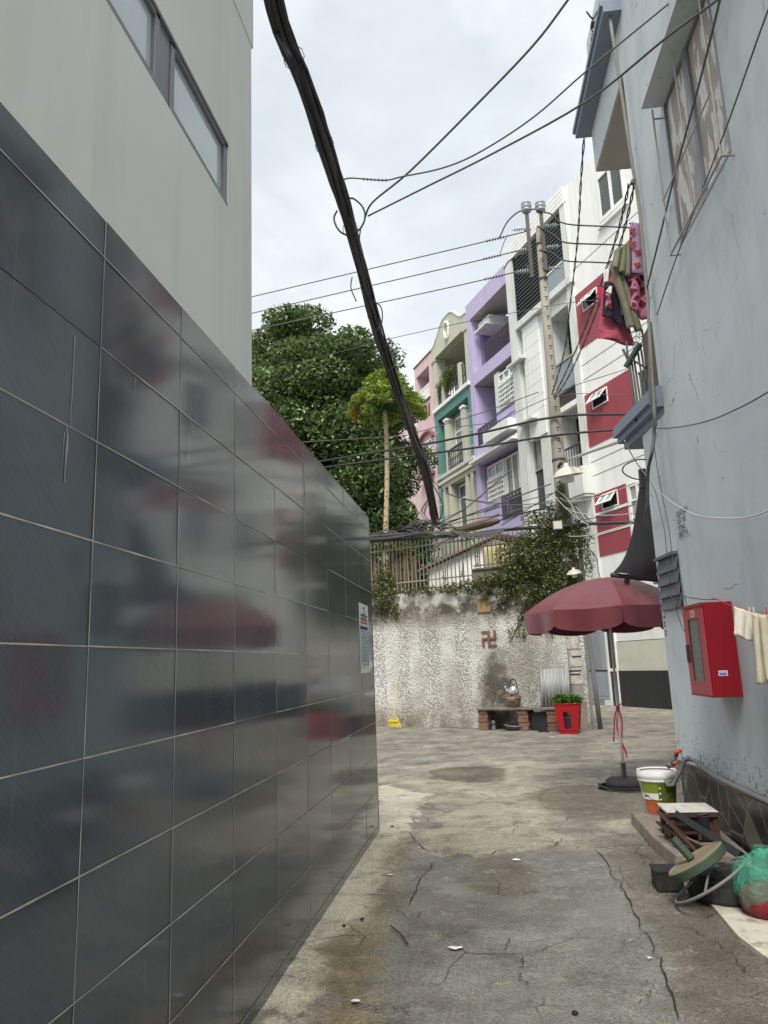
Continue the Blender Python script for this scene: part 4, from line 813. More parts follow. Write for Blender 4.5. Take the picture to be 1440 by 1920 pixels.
# garden behind the wall
t=thing('garden_shed','low white rendered outbuilding with a rusty sloping roof behind the fence','shed',FW.W(-4.6,-1.3,0),FW.rz)
m=MB(); m.prism([(0.3,0),(2.4,0),(2.4,4.82),(.3,4.2)],-2.6,0); m.build('wall','white_paint',t)
m=MB(); m.add([(-.1,.2,4.1),(2.6,.2,4.9),(2.6,-2.8,5.1),(-.1,-2.8,4.3)]+[(-.1,.2,4.14),(2.6,.2,4.94),(2.6,-2.8,5.14),(-.1,-2.8,4.34)],[(0,1,2,3),(4,7,6,5),(0,4,5,1),(1,5,6,2),(2,6,7,3),(3,7,4,0)]); m.build('roof','roof_rust',t)
t=thing('yellow_cabinet','cream-yellow metal box standing behind the fence between shed and vines','cabinet',FW.W(-2.25,-.6,0),FW.rz)
m=MB(); m.box(0,.66,-.4,0,3.0,4.55); m.build('body','cream_yellow',t,bev=.01); m=MB(); m.box(.04,.62,0,.012,3.1,4.5); m.build('door','cream_yellow',t)
t=thing('bamboo_screen','dark weathered bamboo screen behind the left end of the fence','screen',FW.W(-7.2,-1.0,0),FW.rz)
m=MB()
for i in range(52): x=i*.052; m.tube([(x,random.uniform(-.03,.03),0),(x+random.uniform(-.05,.05),random.uniform(-.03,.03),4.7+random.uniform(-.3,.3))],.022,5)
m.build('canes','wood_old',t)
# ------------------------------------------------------------ VINES AND SHRUBS
def vine(name,label,blobs,size,mat_='leaf_vine',origin=None,stems=None,group=None,cat='vine',**kw):
    o0=blobs[0][0]; t=thing(name,label,cat,(o0[0],o0[1],origin or 0),0,group); lo=local(t)
    leaves('foliage',mat_,[lo(b[0]) for b in blobs],[b[1] for b in blobs],[b[2] for b in blobs],size,t,**kw)
    m=MB()
    for s in (stems or []): m.tube([lo(p) for p in s],.012,4)
    if stems: m.build('stem','bark',t)
    return t
def WB(u,d,z,ru,rz,n,rd=.15): return (FW.W(u,d,z),(ru,rd,rz),n)
bl=[WB(.0,.1,4.55,.5,.42,1500),WB(-.5,.1,4.3,.55,.5,1500),WB(-1.1,.08,4.1,.5,.4,900),WB(-.2,.12,3.9,.6,.5,1900),WB(-.9,.1,3.7,.6,.4,1500),WB(-1.6,.06,3.55,.5,.25,700),WB(.1,.1,3.3,.5,.5,1500),WB(-.5,.08,3.2,.55,.4,1200),WB(-1.2,.06,3.25,.45,.25,600),WB(-.1,.06,2.8,.4,.3,500),WB(-.7,.05,2.75,.35,.3,260),WB(-1.05,.04,2.45,.2,.35,140),WB(-1.3,.04,2.2,.12,.2,40),WB(-.35,.04,2.35,.25,.25,120),WB(-2.2,.05,3.45,.45,.22,420),WB(-2.8,.05,3.45,.45,.17,340),WB(-3.5,.05,3.46,.45,.14,240),WB(-4.1,.05,3.46,.35,.12,140),WB(-1.9,.05,3.2,.3,.25,160),WB(-1.55,.05,2.95,.2,.25,90),WB(-.3,.0,4.95,.6,.25,500),WB(.35,.1,4.3,.3,.5,700)]
stems=[smooth_path([FW.W(-.6,.03,3.3),FW.W(-.9,.03,2.9),FW.W(-1.1,.03,2.5),FW.W(-1.35,.02,2.1)],3),smooth_path([FW.W(-.2,.03,3.0),FW.W(-.35,.03,2.5),FW.W(-.3,.02,2.05)],3),smooth_path([FW.W(-1.8,.03,3.5),FW.W(-1.9,.03,3.1),FW.W(-1.75,.02,2.7)],3)]
vine('ivy','dense dark creeper mass over the right end of the garden wall by the pole',bl,.085,stems=stems,shell=.2)
bl=[WB(-4.95,.06,3.75,.35,.35,800),WB(-4.8,.08,3.35,.4,.35,800),WB(-5.2,.05,3.1,.3,.25,260),WB(-4.6,.04,3.0,.2,.25,160),WB(-5.3,.05,3.5,.2,.2,160),WB(-4.9,0,4.2,.3,.3,160)]
vine('ivy','small creeper over the left end of the garden wall',bl,.08,shell=.2,stems=[smooth_path([FW.W(-5.0,.03,3.2),FW.W(-5.1,.03,2.9),FW.W(-4.9,.02,2.7)],3)])
bl=[WB(u,.0,z,.06,.3,40,.05) for u,z in ((-2.6,3.8),(-3.1,3.7),(-3.6,3.75),(-2.15,4.1),(-1.55,4.2))]
vine('ivy','thin creeper strands climbing the fence bars in front of the white shed',bl,.06,shell=.1,stems=[[FW.W(u,-.05,3.4),FW.W(u+.02,-.05,z+.3)] for u,z in ((-2.6,3.8),(-3.1,3.7),(-3.6,3.75),(-2.15,4.1),(-1.55,4.2))])
bl=[WB(-5.6,-.9,4.95,.6,.3,500),WB(-4.9,-.9,4.9,.5,.25,400),WB(-5.9,-.8,5.2,.4,.3,250)]
vine('garden_shrub','light green weedy shrub showing above the fence at the foot of the papaya tree',bl,.13,'leaf_bush',shell=.1,cat='shrub',stems=[[FW.W(-4.7,-.9,3.5),FW.W(-4.55,-.9,5.6)],[FW.W(-5.4,-.9,3.5),FW.W(-5.5,-.9,5.3)]],aspect=.3)
bl=[(aty((1090,1010),17.7),(.3,.15,.35),420),(aty((1100,1040),17.7),(.22,.12,.4),260),(aty((1085,990),17.8),(.3,.15,.2),300),(aty((1108,1062),17.7),(.1,.08,.3),60),(aty((1095,1075),17.7),(.12,.08,.25),60)]
bl=[(tuple(b[0]),b[1],b[2]) for b in bl]
vine('ivy','creeper tuft trailing to the right of the utility pole over the street',bl,.07,shell=.1,stems=[smooth_path([aty((1105,1030),17.7),aty((1118,1045),17.7),aty((1122,1070),17.7),aty((1126,1085),17.7)],3)])
# ------------------------------------------------------------ TREES
def big_tree():
    C0=np.array([-6.3,29.0,0]); t=thing('broadleaf_tree','large dark green broadleaf tree behind the garden wall on the left','tree',tuple(C0)); cs=[];rs=[];ns=[]
    m=MB(); m.tube(smooth_path([(0,0,-.1),(.1,0,3),(-.1,.1,6),(0,0,9),(.2,0,12)],4),list(np.linspace(.45,.12,17)),10)
    lobes=[((-.5,0,11.5),(4.1,4,4.9),80),((.5,-.3,8.8),(3.5,3,3.4),50),((-4.2,.2,8),(3.6,3,3.5),26),((1.2,-.3,6.4),(2.8,2.4,2.5),38),((-.6,-1,5.8),(4,2.5,2.6),40),((2.2,0,4.4),(2.3,2,1.9),24)]
    for (c0,r0,n) in lobes:
        for i in range(n):
            d=rng.normal(size=3); d[1]-=.5; d/=np.linalg.norm(d); rr=.62+.4*rng.random()
            p=np.array(c0)+d*np.array(r0)*rr; cs.append(tuple(p)); s=.75+.5*rng.random(); rs.append((s*1.2,s,s*.8)); ns.append(int(800*s*s+220))
            if i%3==0: m.tube(smooth_path([(0,0,c0[2]-2.5),tuple((np.array(c0)*.6+p*.4)),tuple(p)],3),list(np.linspace(.13,.02,7)),5)
    m.build('trunk','bark',t)
    leaves('crown','leaf_tree',cs,rs,ns,.2,t,shell=.35,up=.6,droop=.7,aspect=.5)
big_tree()
def papaya():
    b=np.array([-1.6,22.5,0]); 
    base=aty((716,990),22.5); top=aty((722,770),22.5)
    t=thing('papaya_tree','slender pale trunk papaya tree with a yellow-green umbrella crown in front of the dark tree','tree',(float(base[0]),22.5,0)); H=float(top[2]); lo=local(t); tx=float(top[0]-base[0])
    m=MB(); pts=[(tx*z/H*1.0+.04*math.sin(z),0,z) for z in np.linspace(0,H,30)]; m.tube(pts,list(np.linspace(.105,.065,30)),10); m.build('trunk','papaya_bark',t,smooth=True)
    st=MB(); cs=[];rs=[];ns=[];
    for i in range(64):
        a=i*2.4; f=math.sqrt((i+.5)/64); rr=1.12*f*(.85+.3*rng.random()); zz=H+1.15*(1-f**2)*(.75+.4*rng.random())-.05+.12*rng.normal()
        e=np.array([tx+math.cos(a)*rr,math.sin(a)*rr,zz]); mid=np.array([tx+math.cos(a)*rr*.45,math.sin(a)*rr*.45,H+(zz-H)*.7])
        st.tube(smooth_path([(tx,0,H-.05),tuple(mid),tuple(e)],4),.010,4); cs.append(tuple(e)); rs.append((.27,.27,.16)); ns.append(80)
    leaves('crown','leaf_papaya',cs,rs,ns,.22,t,shell=.05,up=.9,droop=.9,aspect=.26)
    d=[lo(aty(p,22.3)) for p in ((668,768),(664,782))]; leaves('dry_leaf','leaf_dry',d,[(.12,.1,.16)]*2,[40,40],.2,t,shell=.1,droop=2,aspect=.3)
    for p in ((690,755),(668,768)),((780,760),(775,800)): st.tube([(tx,0,H),lo(aty(p[0],22.3)),lo(aty(p[1],22.3))],.012,4)
    d=[lo(aty(p,22.3)) for p in ((772,790),(776,806))]; leaves('dry_leaf','leaf_dry',d,[(.1,.1,.2)]*2,[40,40],.18,t,shell=.1,droop=2,aspect=.3)
    st.build('leaf_stalk','leaf_bush',t)
def x_pap(t,o,cur,b):
    n=t.nodes.new;l=t.links.new; v=n('ShaderNodeTexVoronoi'); v.inputs['Scale'].default_value=9; l(o,v.inputs['Vector']); r=n('ShaderNodeMath'); r.operation='LESS_THAN'; r.inputs[1].default_value=.3; l(v.outputs['Distance'],r.inputs[0])
    x=n('ShaderNodeMixRGB'); x.inputs[2].default_value=c(96,82,60); l(r.outputs[0],x.inputs[0]); l(cur,x.inputs[1]); return x.outputs[0]
defm('papaya_bark',c(170,158,128),rough=.9,var=.15,extra=x_pap,bump=.4); papaya()
# ------------------------------------------------------------ UTILITY POLE
PX,PY=1.9,18.19
def pole():
    t=thing('utility_pole','tall tapered concrete utility pole with climbing holes and twin steel insulator brackets','utility pole',(PX,PY,0))
    H=12.68; m=MB(); rr=lambda z:.235-.012*z; m.lathe((0,0,0),[(rr(0),0),(rr(3),3),(rr(6),6),(rr(9),9),(rr(H),H),(0,H)],20); 
    m.build('shaft','concrete_pole',t,smooth=True)
    h=MB(); z=6.6
    while z<H-.2:
        r=rr(z); h.box(-.035+.02,.035+.02,-r-.004,-r+.03,z,z+.02); h.lathe((.02,-r-.001,z-.06),[(0,.0),(.02,.0)],8,axis=(0,-1,0)); z+=.27
    h.build('climbing_hole','hole',t)
    b=MB()
    for z in (6.35,12.2,11.2,4.2): r=rr(z)+.012; b.lathe((0,0,z),[(r-.02,-.03),(r,-.03),(r,.03),(r-.02,.03)],18)
    build_each(b,'steel_band','dark_metal',t)
    b=MB(); b.lathe((0,0,0),[(rr(0)+.02,0),(rr(0)+.018,.62),(rr(0),.64)],18); b.build('footing_collar','step',t)
    # printed scraps pasted round the pole
    p=MB(); 
    for z0,z1,a0,a1 in ((1.0,1.35,3.4,5.4),(1.4,1.75,3.9,5.8),(1.8,2.1,3.5,5.0),(2.1,2.35,4.1,5.9),(2.95,3.25,3.6,4.6),(2.9,3.4,4.6,5.5),(3.3,3.5,3.7,4.5),(4.05,4.38,3.9,5.5)):
        r=rr(z0)+.006+random.uniform(0,.004); p.lathe((0,0,0),[(r,z0),(r-.003,z1)],8,a0=a0,a1=a1)
    build_each(p,'pasted_paper','old_paper',t)
    k=MB()
    for z0,a0,a1 in ((4.3,4.1,5.3),(4.24,4.0,5.1),(4.15,4.4,5.2),(3.3,4.7,5.3),(3.24,4.7,5.1),(3.1,4.7,5.4),(3.02,4.8,5.2),(2.25,4.3,5.6),(1.6,4.2,5.4),(1.2,3.8,4.9),(1.28,3.7,5.0)):
        r=rr(z0)+.014; k.lathe((0,0,0),[(r,z0),(r-.001,z0+.035)],8,a0=a0,a1=a1)
    build_each(k,'printed_line','ink',t)
    q=MB(); q.lathe((0,0,0),[(rr(4)+.014,3.84),(rr(4)+.014,4.02)],10,a0=3.9,a1=5.5); q.build('number_plate','sticker_white',t)
    k=MB(); r=rr(4)+.02
    for a0,a1 in ((4.05,4.25),(4.35,4.5),(4.85,5.05),(5.1,5.25)): k.lathe((0,0,0),[(r,3.9),(r,3.97)],6,a0=a0,a1=a1)
    k.build('plate_figures','blue_ink',t)
    # steel channels and insulators
    for x,z0,z1 in ((-.30,11.15,12.98),(.06,11.3,12.95)):
        b=MB(); b.box(x-.045,x+.045,-.29,-.2,z0,z1); b.build('steel_channel','dark_metal',t)
        i=MB(); i.lathe((x,-.245,z1),[(0,0),(.03,0),(.05,.03),(.12,.05),(.13,.1),(.1,.12),(.13,.15),(.14,.2),(.1,.22),(.13,.25),(.13,.29),(.06,.32),(0,.33)],16); i.build('pin_insulator','porcelain',t,smooth=True)
    for z in (12.55,11.95,11.35):
        for sx in (-1,1):
            i=MB(); x0=-.30 if sx<0 else .06
            for k_ in range(5): i.lathe((x0+sx*(.08+.06*k_),-.245,z-.012*k_*0),[(.012,0),(.055,.012),(.055,.022),(.012,.035)],12,axis=(sx,0,0))
            i.tube([(x0,-.245,z),(x0+sx*.42,-.245,z)],.012,5); i.build('strain_insulator','porcelain',t)
    # street lamps
    for nm,P,sc,arm in (('street_lamp',aty((1064,884),17.6),1.0,1),('street_lamp',aty((1076,1072),17.75),.5,.7)):
        big=sc==1; L_=thing(nm,'large cream enamel street lamp with milky glass on the pole above the wires' if big else 'small white enamel lamp shade low on the pole just above the umbrella','lamp',tuple(map(float,P)),0,'lamps on the utility pole'); L_.rotation_euler=(R_(8),R_(-6),0)
        s=MB(); s.lathe((0,0,0),[(.355*sc,-.1*sc),(.345*sc,-.085*sc),(.3*sc,0),(.2*sc,.075*sc),(.1*sc,.105*sc),(.07*sc,.12*sc),(.07*sc,.2*sc),(0,.2*sc)],28); s.lathe((0,0,0),[(.35*sc,-.1*sc),(.29*sc,-.012*sc),(.19*sc,.06*sc),(.02,.09*sc)],28); s.build('lamp_shade','lamp_enamel',L_,smooth=True)
        g=MB(); g.lathe((0,0,0),[(.12*sc,.03*sc),(.135*sc,-.06*sc),(.13*sc,-.24*sc),(.11*sc,-.27*sc),(0,-.275*sc)],20); g.build('bulb_glass','milk_glass',L_,smooth=True)
        a=MB(); a.tube([(-.02,0,.17*sc),(-.08,.25,.25*sc),(-.12,.48,.2*sc)],.03*sc+.008,8); a.build('arm','dark_metal',L_)
    # rampant growth on the shaft
    bl=[(tuple(aty(p,17.95)),r,n) for p,r,n in (((1050,920),(.14,.12,.25),220),((1058,945),(.18,.14,.25),300),((1035,955),(.16,.12,.2),200),((1062,965),(.2,.14,.2),260),((1048,985),(.35,.16,.16),260))]
    vine('pole_creeper','withered creeper and cable tangle wrapped round the pole under the big lamp',bl,.06,shell=.1,stems=[[aty((1050,900),17.95),aty((1045,985),17.95)]])
    # pipe strapped beside it
    c_=MB(); c_.tube([(2.28,18.0,0),(2.24,18.0,1.0),(2.2,18.0,2.2),(2.19,18.0,5.2)],.055,10); o=c_.build('steel_pipe','pvc_grey',smooth=True); tag(o,'thin grey pipe standing upright close beside the utility pole','pipe')
    bx=thing('junction_box','pale concrete-coloured junction box on the pole at the cable crossing','box',tuple(map(float,aty((1047,985),17.85))))
    b=MB(); b.box(-.13,.09,-.08,.08,-.11,.1); b.build('body','concrete_pole',bx,bev=.01); b=MB(); b.box(-.11,.07,-.088,-.08,-.09,.08); b.build('cover','offwhite',bx)
pole()
# ------------------------------------------------------------ THINGS ALONG THE GARDEN WALL (frame FW; local y towards the camera)
def wt(name,label,cat,u,d,z=0,group=None): return thing(name,label,cat,FW.W(u,d,z),FW.rz,group)
t=wt('bench','low bench of grey boards laid across brick piers against the stained wall','bench',-1.13,.32)
part(t,'board','weathered',(-1.0,.0,.455,.50,-.27,.27),bev=.006); part(t,'board','weathered',(.01,.95,.46,.5,-.25,.26),bev=.006)
for x in (-.86,.15,.85):
    m=MB(); z=0; k=0
    while z<.44: m.b(x-.13+.01*(k%2),x+.11+.01*(k%2),z+.003,z+.088,-.2,.22-.015*(k%2)); z+=.09; k+=1
    m.build('brick_pier','brick',t,bev=.006)
t=wt('stove','small battered clay charcoal stove with bricks around its rim, on the bench','stove',-1.3,.25,.50)
m=MB(); m.lathe((0,0,0),[(0,0),(.12,0),(.17,.2),(.17,.24),(.12,.24),(.1,.1)],18); m.build('stove_body','step',t,smooth=True)
m=MB(); m.b(-.22,-.02,.22,.28,-.02,.1); m.b(.0,.2,.2,.265,.02,.14); m.b(-.08,.1,.15,.2,.12,.2); m.build('brick','brick',t,bev=.006)
t=wt('kettle','dented aluminium kettle with black handle standing on the clay stove','kettle',-1.3,.22,.785)
m=MB(); m.lathe((0,0,0),[(0,0),(.12,0),(.135,.04),(.125,.13),(.085,.19),(.08,.2),(0,.225)],24); m.build('kettle_body','aluminium',t,smooth=True)
m=MB(); m.lathe((0,0,.22),[(.012,0),(.02,.02),(0,.035)],10); m.build('lid_knob','black_metal',t); m=MB(); m.tube(smooth_path([(-.11,0,.07),(-.17,0,.11),(-.22,0,.2)],4),[.028]*3+[.02]*6,8); m.build('spout','aluminium',t,smooth=True)
m=MB(); m.tube([(.1*math.cos(a),0,.17+.2*math.sin(a)) for a in np.linspace(-.1,math.pi+.1,14)],.011,6); m.build('handle','black_metal',t)
t=wt('corrugated_sheet','rusty-streaked corrugated zinc sheet leaning upright behind the bench and plants','metal sheet',-.3,.1,.45)
m=MB(); n=56; vs=[];fs=[]
for i in range(n+1):
    u=-.36+.72*i/n; d=.025*math.sin(u*2*math.pi/.085); vs+=[(u,d+.1,0),(u,d,.92+.01*math.sin(u*7))]
    if i: fs.append((2*i-2,2*i,2*i+1,2*i-1))
m.add(vs,fs); o=m.build('sheet','zinc',t,smooth=True); so_=o.modifiers.new('s','SOLIDIFY'); so_.thickness=.003
t=wt('basin','dull aluminium basin lying under the bench','basin',-1.25,.42,0.0); m=MB(); m.lathe((0,0,0),[(0,.02),(.17,.02),(.24,.1),(.26,.105),(.245,.12),(.18,.05),(0,.045)],28); m.build('bowl','alu_dull',t,smooth=True); t.rotation_euler=(.0,.06,FW.rz)
t=wt('tin_can','small blue-grey tin can beside the left brick pier','can',-1.78,.42); m=MB(); m.lathe((0,0,0),[(0,0),(.045,0),(.045,.2),(.035,.21),(0,.21)],14); m.build('can','pvc_grey',t); m=MB(); m.lathe((0,0,.1),[(.0465,0),(.0465,.05)],14); m.build('label','ink_blue',t)
t=wt('charcoal_box','sooty black metal box standing under the right half of the bench','box',-.62,.3); m=MB(); m.b(-.2,.2,0,.36,-.15,.15); m.build('body','black_metal',t,bev=.01); m=MB(); m.b(-.21,.21,.36,.39,-.16,.16); m.b(.19,.225,.08,.3,.155,.18); m.build('lid','black_metal',t)
t=wt('slipper','flat dark rubber slipper lying in front of the bench','slipper',-.42,.75); m=MB(); m.prism([(-.13,0),(.13,0),(.13,.02),(-.13,.02)],-.045,.045); m.build('sole','black_rubber',t,bev=.01); m=MB(); m.tube([(-.02,-.045,.02),(.05,0,.05),(-.02,.045,.02)],.008,5); m.build('strap','black_rubber',t)
def crate():
    P=atz((1069,1375)); t=thing('red_crate','tall red plastic crate with an oval hole, full of green leafy plants, by the pole','crate',(float(P[0]),float(P[1]),0),FW.rz+.12)
    m=MB(); w0,w1,d0,d1,H=.19,.26,.14,.18,.62
    def R(z): f=z/H; return w0+(w1-w0)*f,d0+(d1-d0)*f
    def panel(sgn,ax):
        # face with a hole, built from strips
        zs=[0,.1,.46,H]; cols=[-1,-.35,.35,1]
        for i in range(3):
            for j in range(3):
                if i==1 and j==1: continue
                vs=[]
                for (zz,cc) in ((zs[i],cols[j]),(zs[i],cols[j+1]),(zs[i+1],cols[j+1]),(zs[i+1],cols[j])):
                    a,b=R(zz); vs.append((cc*a,sgn*b,zz) if ax=='y' else (sgn*a,cc*b,zz))
                k=.93; vs+=[(x*k,y*k,z) for x,y,z in vs]; m.add(vs,[(0,1,2,3),(4,7,6,5),(0,4,5,1),(1,5,6,2),(2,6,7,3),(3,7,4,0)])
    for s in(-1,1): panel(s,'y'); panel(s,'x')
    m.box(-w0*.95,w0*.95,-d0*.95,d0*.95,0,.02); m.build('body','red_plastic',t)
    r=MB(); a,b=R(H); r.tube([(-a,-b,H),(a,-b,H),(a,b,H),(-a,b,H),(-a,-b,H)],.016,6); a,b=R(.08); r.tube([(-a-.004,-b-.004,.08),(a+.004,-b-.004,.08),(a+.004,b+.004,.08),(-a-.004,b+.004,.08),(-a-.004,-b-.004,.08)],.01,6); r.build('rim','red_plastic',t,smooth=True)
    q=MB(); q.lathe((0,0,.03),[(0,0),(.11,0),(.13,.3),(.1,.34),(0,.36)],12); q.build('dark_pot','black_rubber',t)
    g=MB()
    for i in range(12): g.tube([(random.uniform(-.12,.12),random.uniform(-.08,.08),.4),(random.uniform(-.3,.3),random.uniform(-.18,.18),.8)],.006,4)
    g.build('stem','leaf_crate',t); leaves('foliage','leaf_crate',[(-.16,0,.7),(.14,0,.7),(0,.05,.68),(-.28,.1,.72)],[(.2,.14,.14),(.2,.14,.14),(.18,.13,.12),(.13,.1,.08)],[240,240,160,90],.12,t,shell=.1,aspect=.22,droop=-.6)
crate()
def broom():
    t=wt('broom','yellow plastic broom standing head-down against the white wall','broom',-4.62,.3)
    m=MB(); m.tube([(0,0,.33),(0.01,-.22,1.2)],.010,8); m.build('handle','yellow',t); m=MB(); m.tube(smooth_path([(-.13,0,.2),(-.06,0,.28),(0,0,.36)],3),.012,6); m.tube(smooth_path([(.13,0,.2),(.06,0,.28),(0,0,.36)],3),.012,6); m.b(-.15,.15,.15,.2,-.03,.03); m.build('head','yellow',t)
    m=MB()
    for i in range(70): x=-.14+.28*i/69; m.tube([(x,random.uniform(-.02,.02),.17),(x*1.55,random.uniform(-.045,.045),.0+random.random()*.015)],.004,3)
    m.build('bristles','yellow',t)
broom()
# ------------------------------------------------------------ PARASOL
def parasol():
    X0,Y0=1.5,10.0; t=thing('parasol','faded maroon street parasol with scalloped valance on a thin steel pole','parasol',(X0,Y0,0))
    n=8; R=1.08; zr,za=2.17,2.60; prof=lambda f:zr+(za-zr)*(1-f**1.9)
    def P(k,f,dz=0): a=math.pi+k*math.pi/4; return (R*f*math.cos(a),R*f*math.sin(a),prof(f)+dz)
    m=MB()
    for k in range(n):
        vs=[];fs=[];nf=8;ns=6
        for i in range(nf+1):
            for j in range(ns+1):
                f=i/nf; A=Vector(P(k,f)); B_=Vector(P(k+1,f)); s=j/ns; q=A.lerp(B_,s); q.z-=.018*f*math.sin(math.pi*s)*(.6+.4*math.sin(k*2.3)); vs.append(q)
        for i in range(nf):
            for j in range(ns): a=i*(ns+1)+j; fs.append((a,a+1,a+ns+2,a+ns+1))
        m.add(vs,fs)
    o=m.build('canopy','umb_top',t,smooth=False); 
    v=MB()
    for k in range(n):
        vs=[];fs=[];ns=12
        for j in range(ns+1):
            s=j/ns; A=Vector(P(k,1)).lerp(Vector(P(k+1,1)),s); A.z-=.018*math.sin(math.pi*s)*(.6+.4*math.sin(k*2.3)); rad=Vector((A.x,A.y,0)).normalized(); 
            fl=.19+.07*math.sin(math.pi*s)**.45; w_=.03*math.sin(3*math.pi*s+k)
            vs+=[A,A+rad*(w_*.5-.01)+Vector((0,0,-fl*.5)),A+rad*(w_-.02)+Vector((0,0,-fl))]
            if j: a=3*(j-1); fs+=[(a,a+3,a+4,a+1),(a+1,a+4,a+5,a+2)]
        v.add(vs,fs)
    v.build('valance','umb_top',t,smooth=True)
    r=MB()
    for k in range(n): r.tube([P(k,.03,-.03),P(k,.5,-.015),P(k,1,-.015)],.007,5); a=Vector(P(k,.5,-.03)); r.tube([(0,0,2.1),tuple(a)],.006,4)
    r.build('rib','grey_metal',t)
    p=MB(); p.tube([(0,0,.12),(0,0,1.4)],.02,10); p.tube([(0,0,1.4),(0,0,2.62)],.016,10); p.lathe((0,0,2.06),[(.02,0),(.035,.01),(.035,.06),(.02,.07)],10); p.build('pole','pole_pale',t,smooth=True)
    p=MB(); p.tube([(0,0,.06),(0,0,.3)],.03,10); p.build('socket','dark_metal',t); b=MB(); b.lathe((0,0,0),[(0,.0),(.2,.0),(.23,.02),(.23,.09),(.2,.12),(.03,.13),(0,.13)],28); b.build('base_weight','black_rubber',t,smooth=True)
    b=MB(); 
    for a in (0,1): b.lathe((0,0,.005+.022*a),[(.26+.03*a,0),(.29+.03*a,.008),(.26+.03*a,.016)],24)
    b.box(-.33,-.1,-.06,-.03,.0,.03); b.box(-.3,.2,.2,.23,0,.03); b.build('base_ring','black_metal',t)
    g=MB(); 
    for pts in ([(0,-.02,.98),(.03,-.03,.8),(.01,-.03,.6)],[(0,-.02,.98),(-.05,-.02,.85),(-.09,0,.55)],[(0,-.02,.97),(.06,0,1.02),(.12,.01,1.06)],[(0,-.02,.95),(-.03,0,.7),(.05,-.02,.42)],[(.0,-.02,.5),(.03,-.03,.45),(.05,-.02,.36)]): 
        pp=smooth_path(pts,4); vs=[];fs=[]
        for i,q in enumerate(pp): vs+=[(q[0]-.009,q[1],q[2]),(q[0]+.009,q[1]-.004,q[2])]; fs+= [(2*i-2,2*i-1,2*i+1,2*i)] if i else []
        g.add(vs,fs)
    g.lathe((0,0,.93),[(.022,0),(.024,.03),(.022,.06)],10); g.build('ribbon','hot_pink',t)
parasol()
# ------------------------------------------------------------ BLACK ROLL-DOWN TARP beyond the corner
def tarp():
    t=thing('shade_cloth','black shade cloth sweeping down from the splayed corner to a horizontal bar above the parasol','awning',(1.85,9.0,0)); lo=local(t)
    L_=[aty((1198,915),8.9),aty((1192,960),9.1),aty((1183,1010),9.3),aty((1168,1050),9.45),aty((1148,1076),9.6)]; R2=[aty((1213,905),8.4),aty((1222,960),8.5),aty((1230,1020),8.6),aty((1240,1065),8.7),aty((1262,1088),8.8)]
    L_=smooth_path(L_,4); R2=smooth_path(R2,4); vs=[];fs=[];ns=12
    for a,b_ in zip(L_,R2):
        for j in range(ns+1): s=j/ns; q=np.array(a)*(1-s)+np.array(b_)*s; q=q+np.array([0,-.06*math.sin(math.pi*s),.02*math.sin(9*s)]); vs.append(lo(q))
    for i in range(len(L_)-1):
        for j in range(ns): k=i*(ns+1)+j; fs.append((k,k+1,k+ns+2,k+ns+1))
    m=MB(); m.add(vs,fs); o=m.build('cloth','tarp_black',t,smooth=True)
    m=MB(); m.tube([lo(aty((1146,1078),9.6)),lo(aty((1262,1090),9.2))],.03,8); m.build('bottom_bar','dark_metal',t)
    m=MB(); m.tube([lo(aty((1175,1080),9.5)),lo(aty((1176,1092),9.5))],.035,6); m.tube([lo(aty((1195,1080),9.4)),lo(aty((1234,1050),9.1))],.02,6); m.tube([lo(aty((1205,880),8.6)),lo(aty((1208,915),8.6))],.05,6); build_each(m,'bracket','dark_metal',t)
    t=thing('folded_awning','folded red and white striped awning bundle behind the parasol top','awning',tuple(map(float,aty((1200,1088),11)))); m=MB(); m.tube([(-.25,0,.03),(.0,0,.06),(.55,0,.05)],[.05,.07,.06],8); m.build('roll','red_paint',t); m=MB(); m.tube([(.18,-.02,.0),(.5,-.02,-.02)],.07,8); m.build('white_edge','white_cloth',t)
tarp()
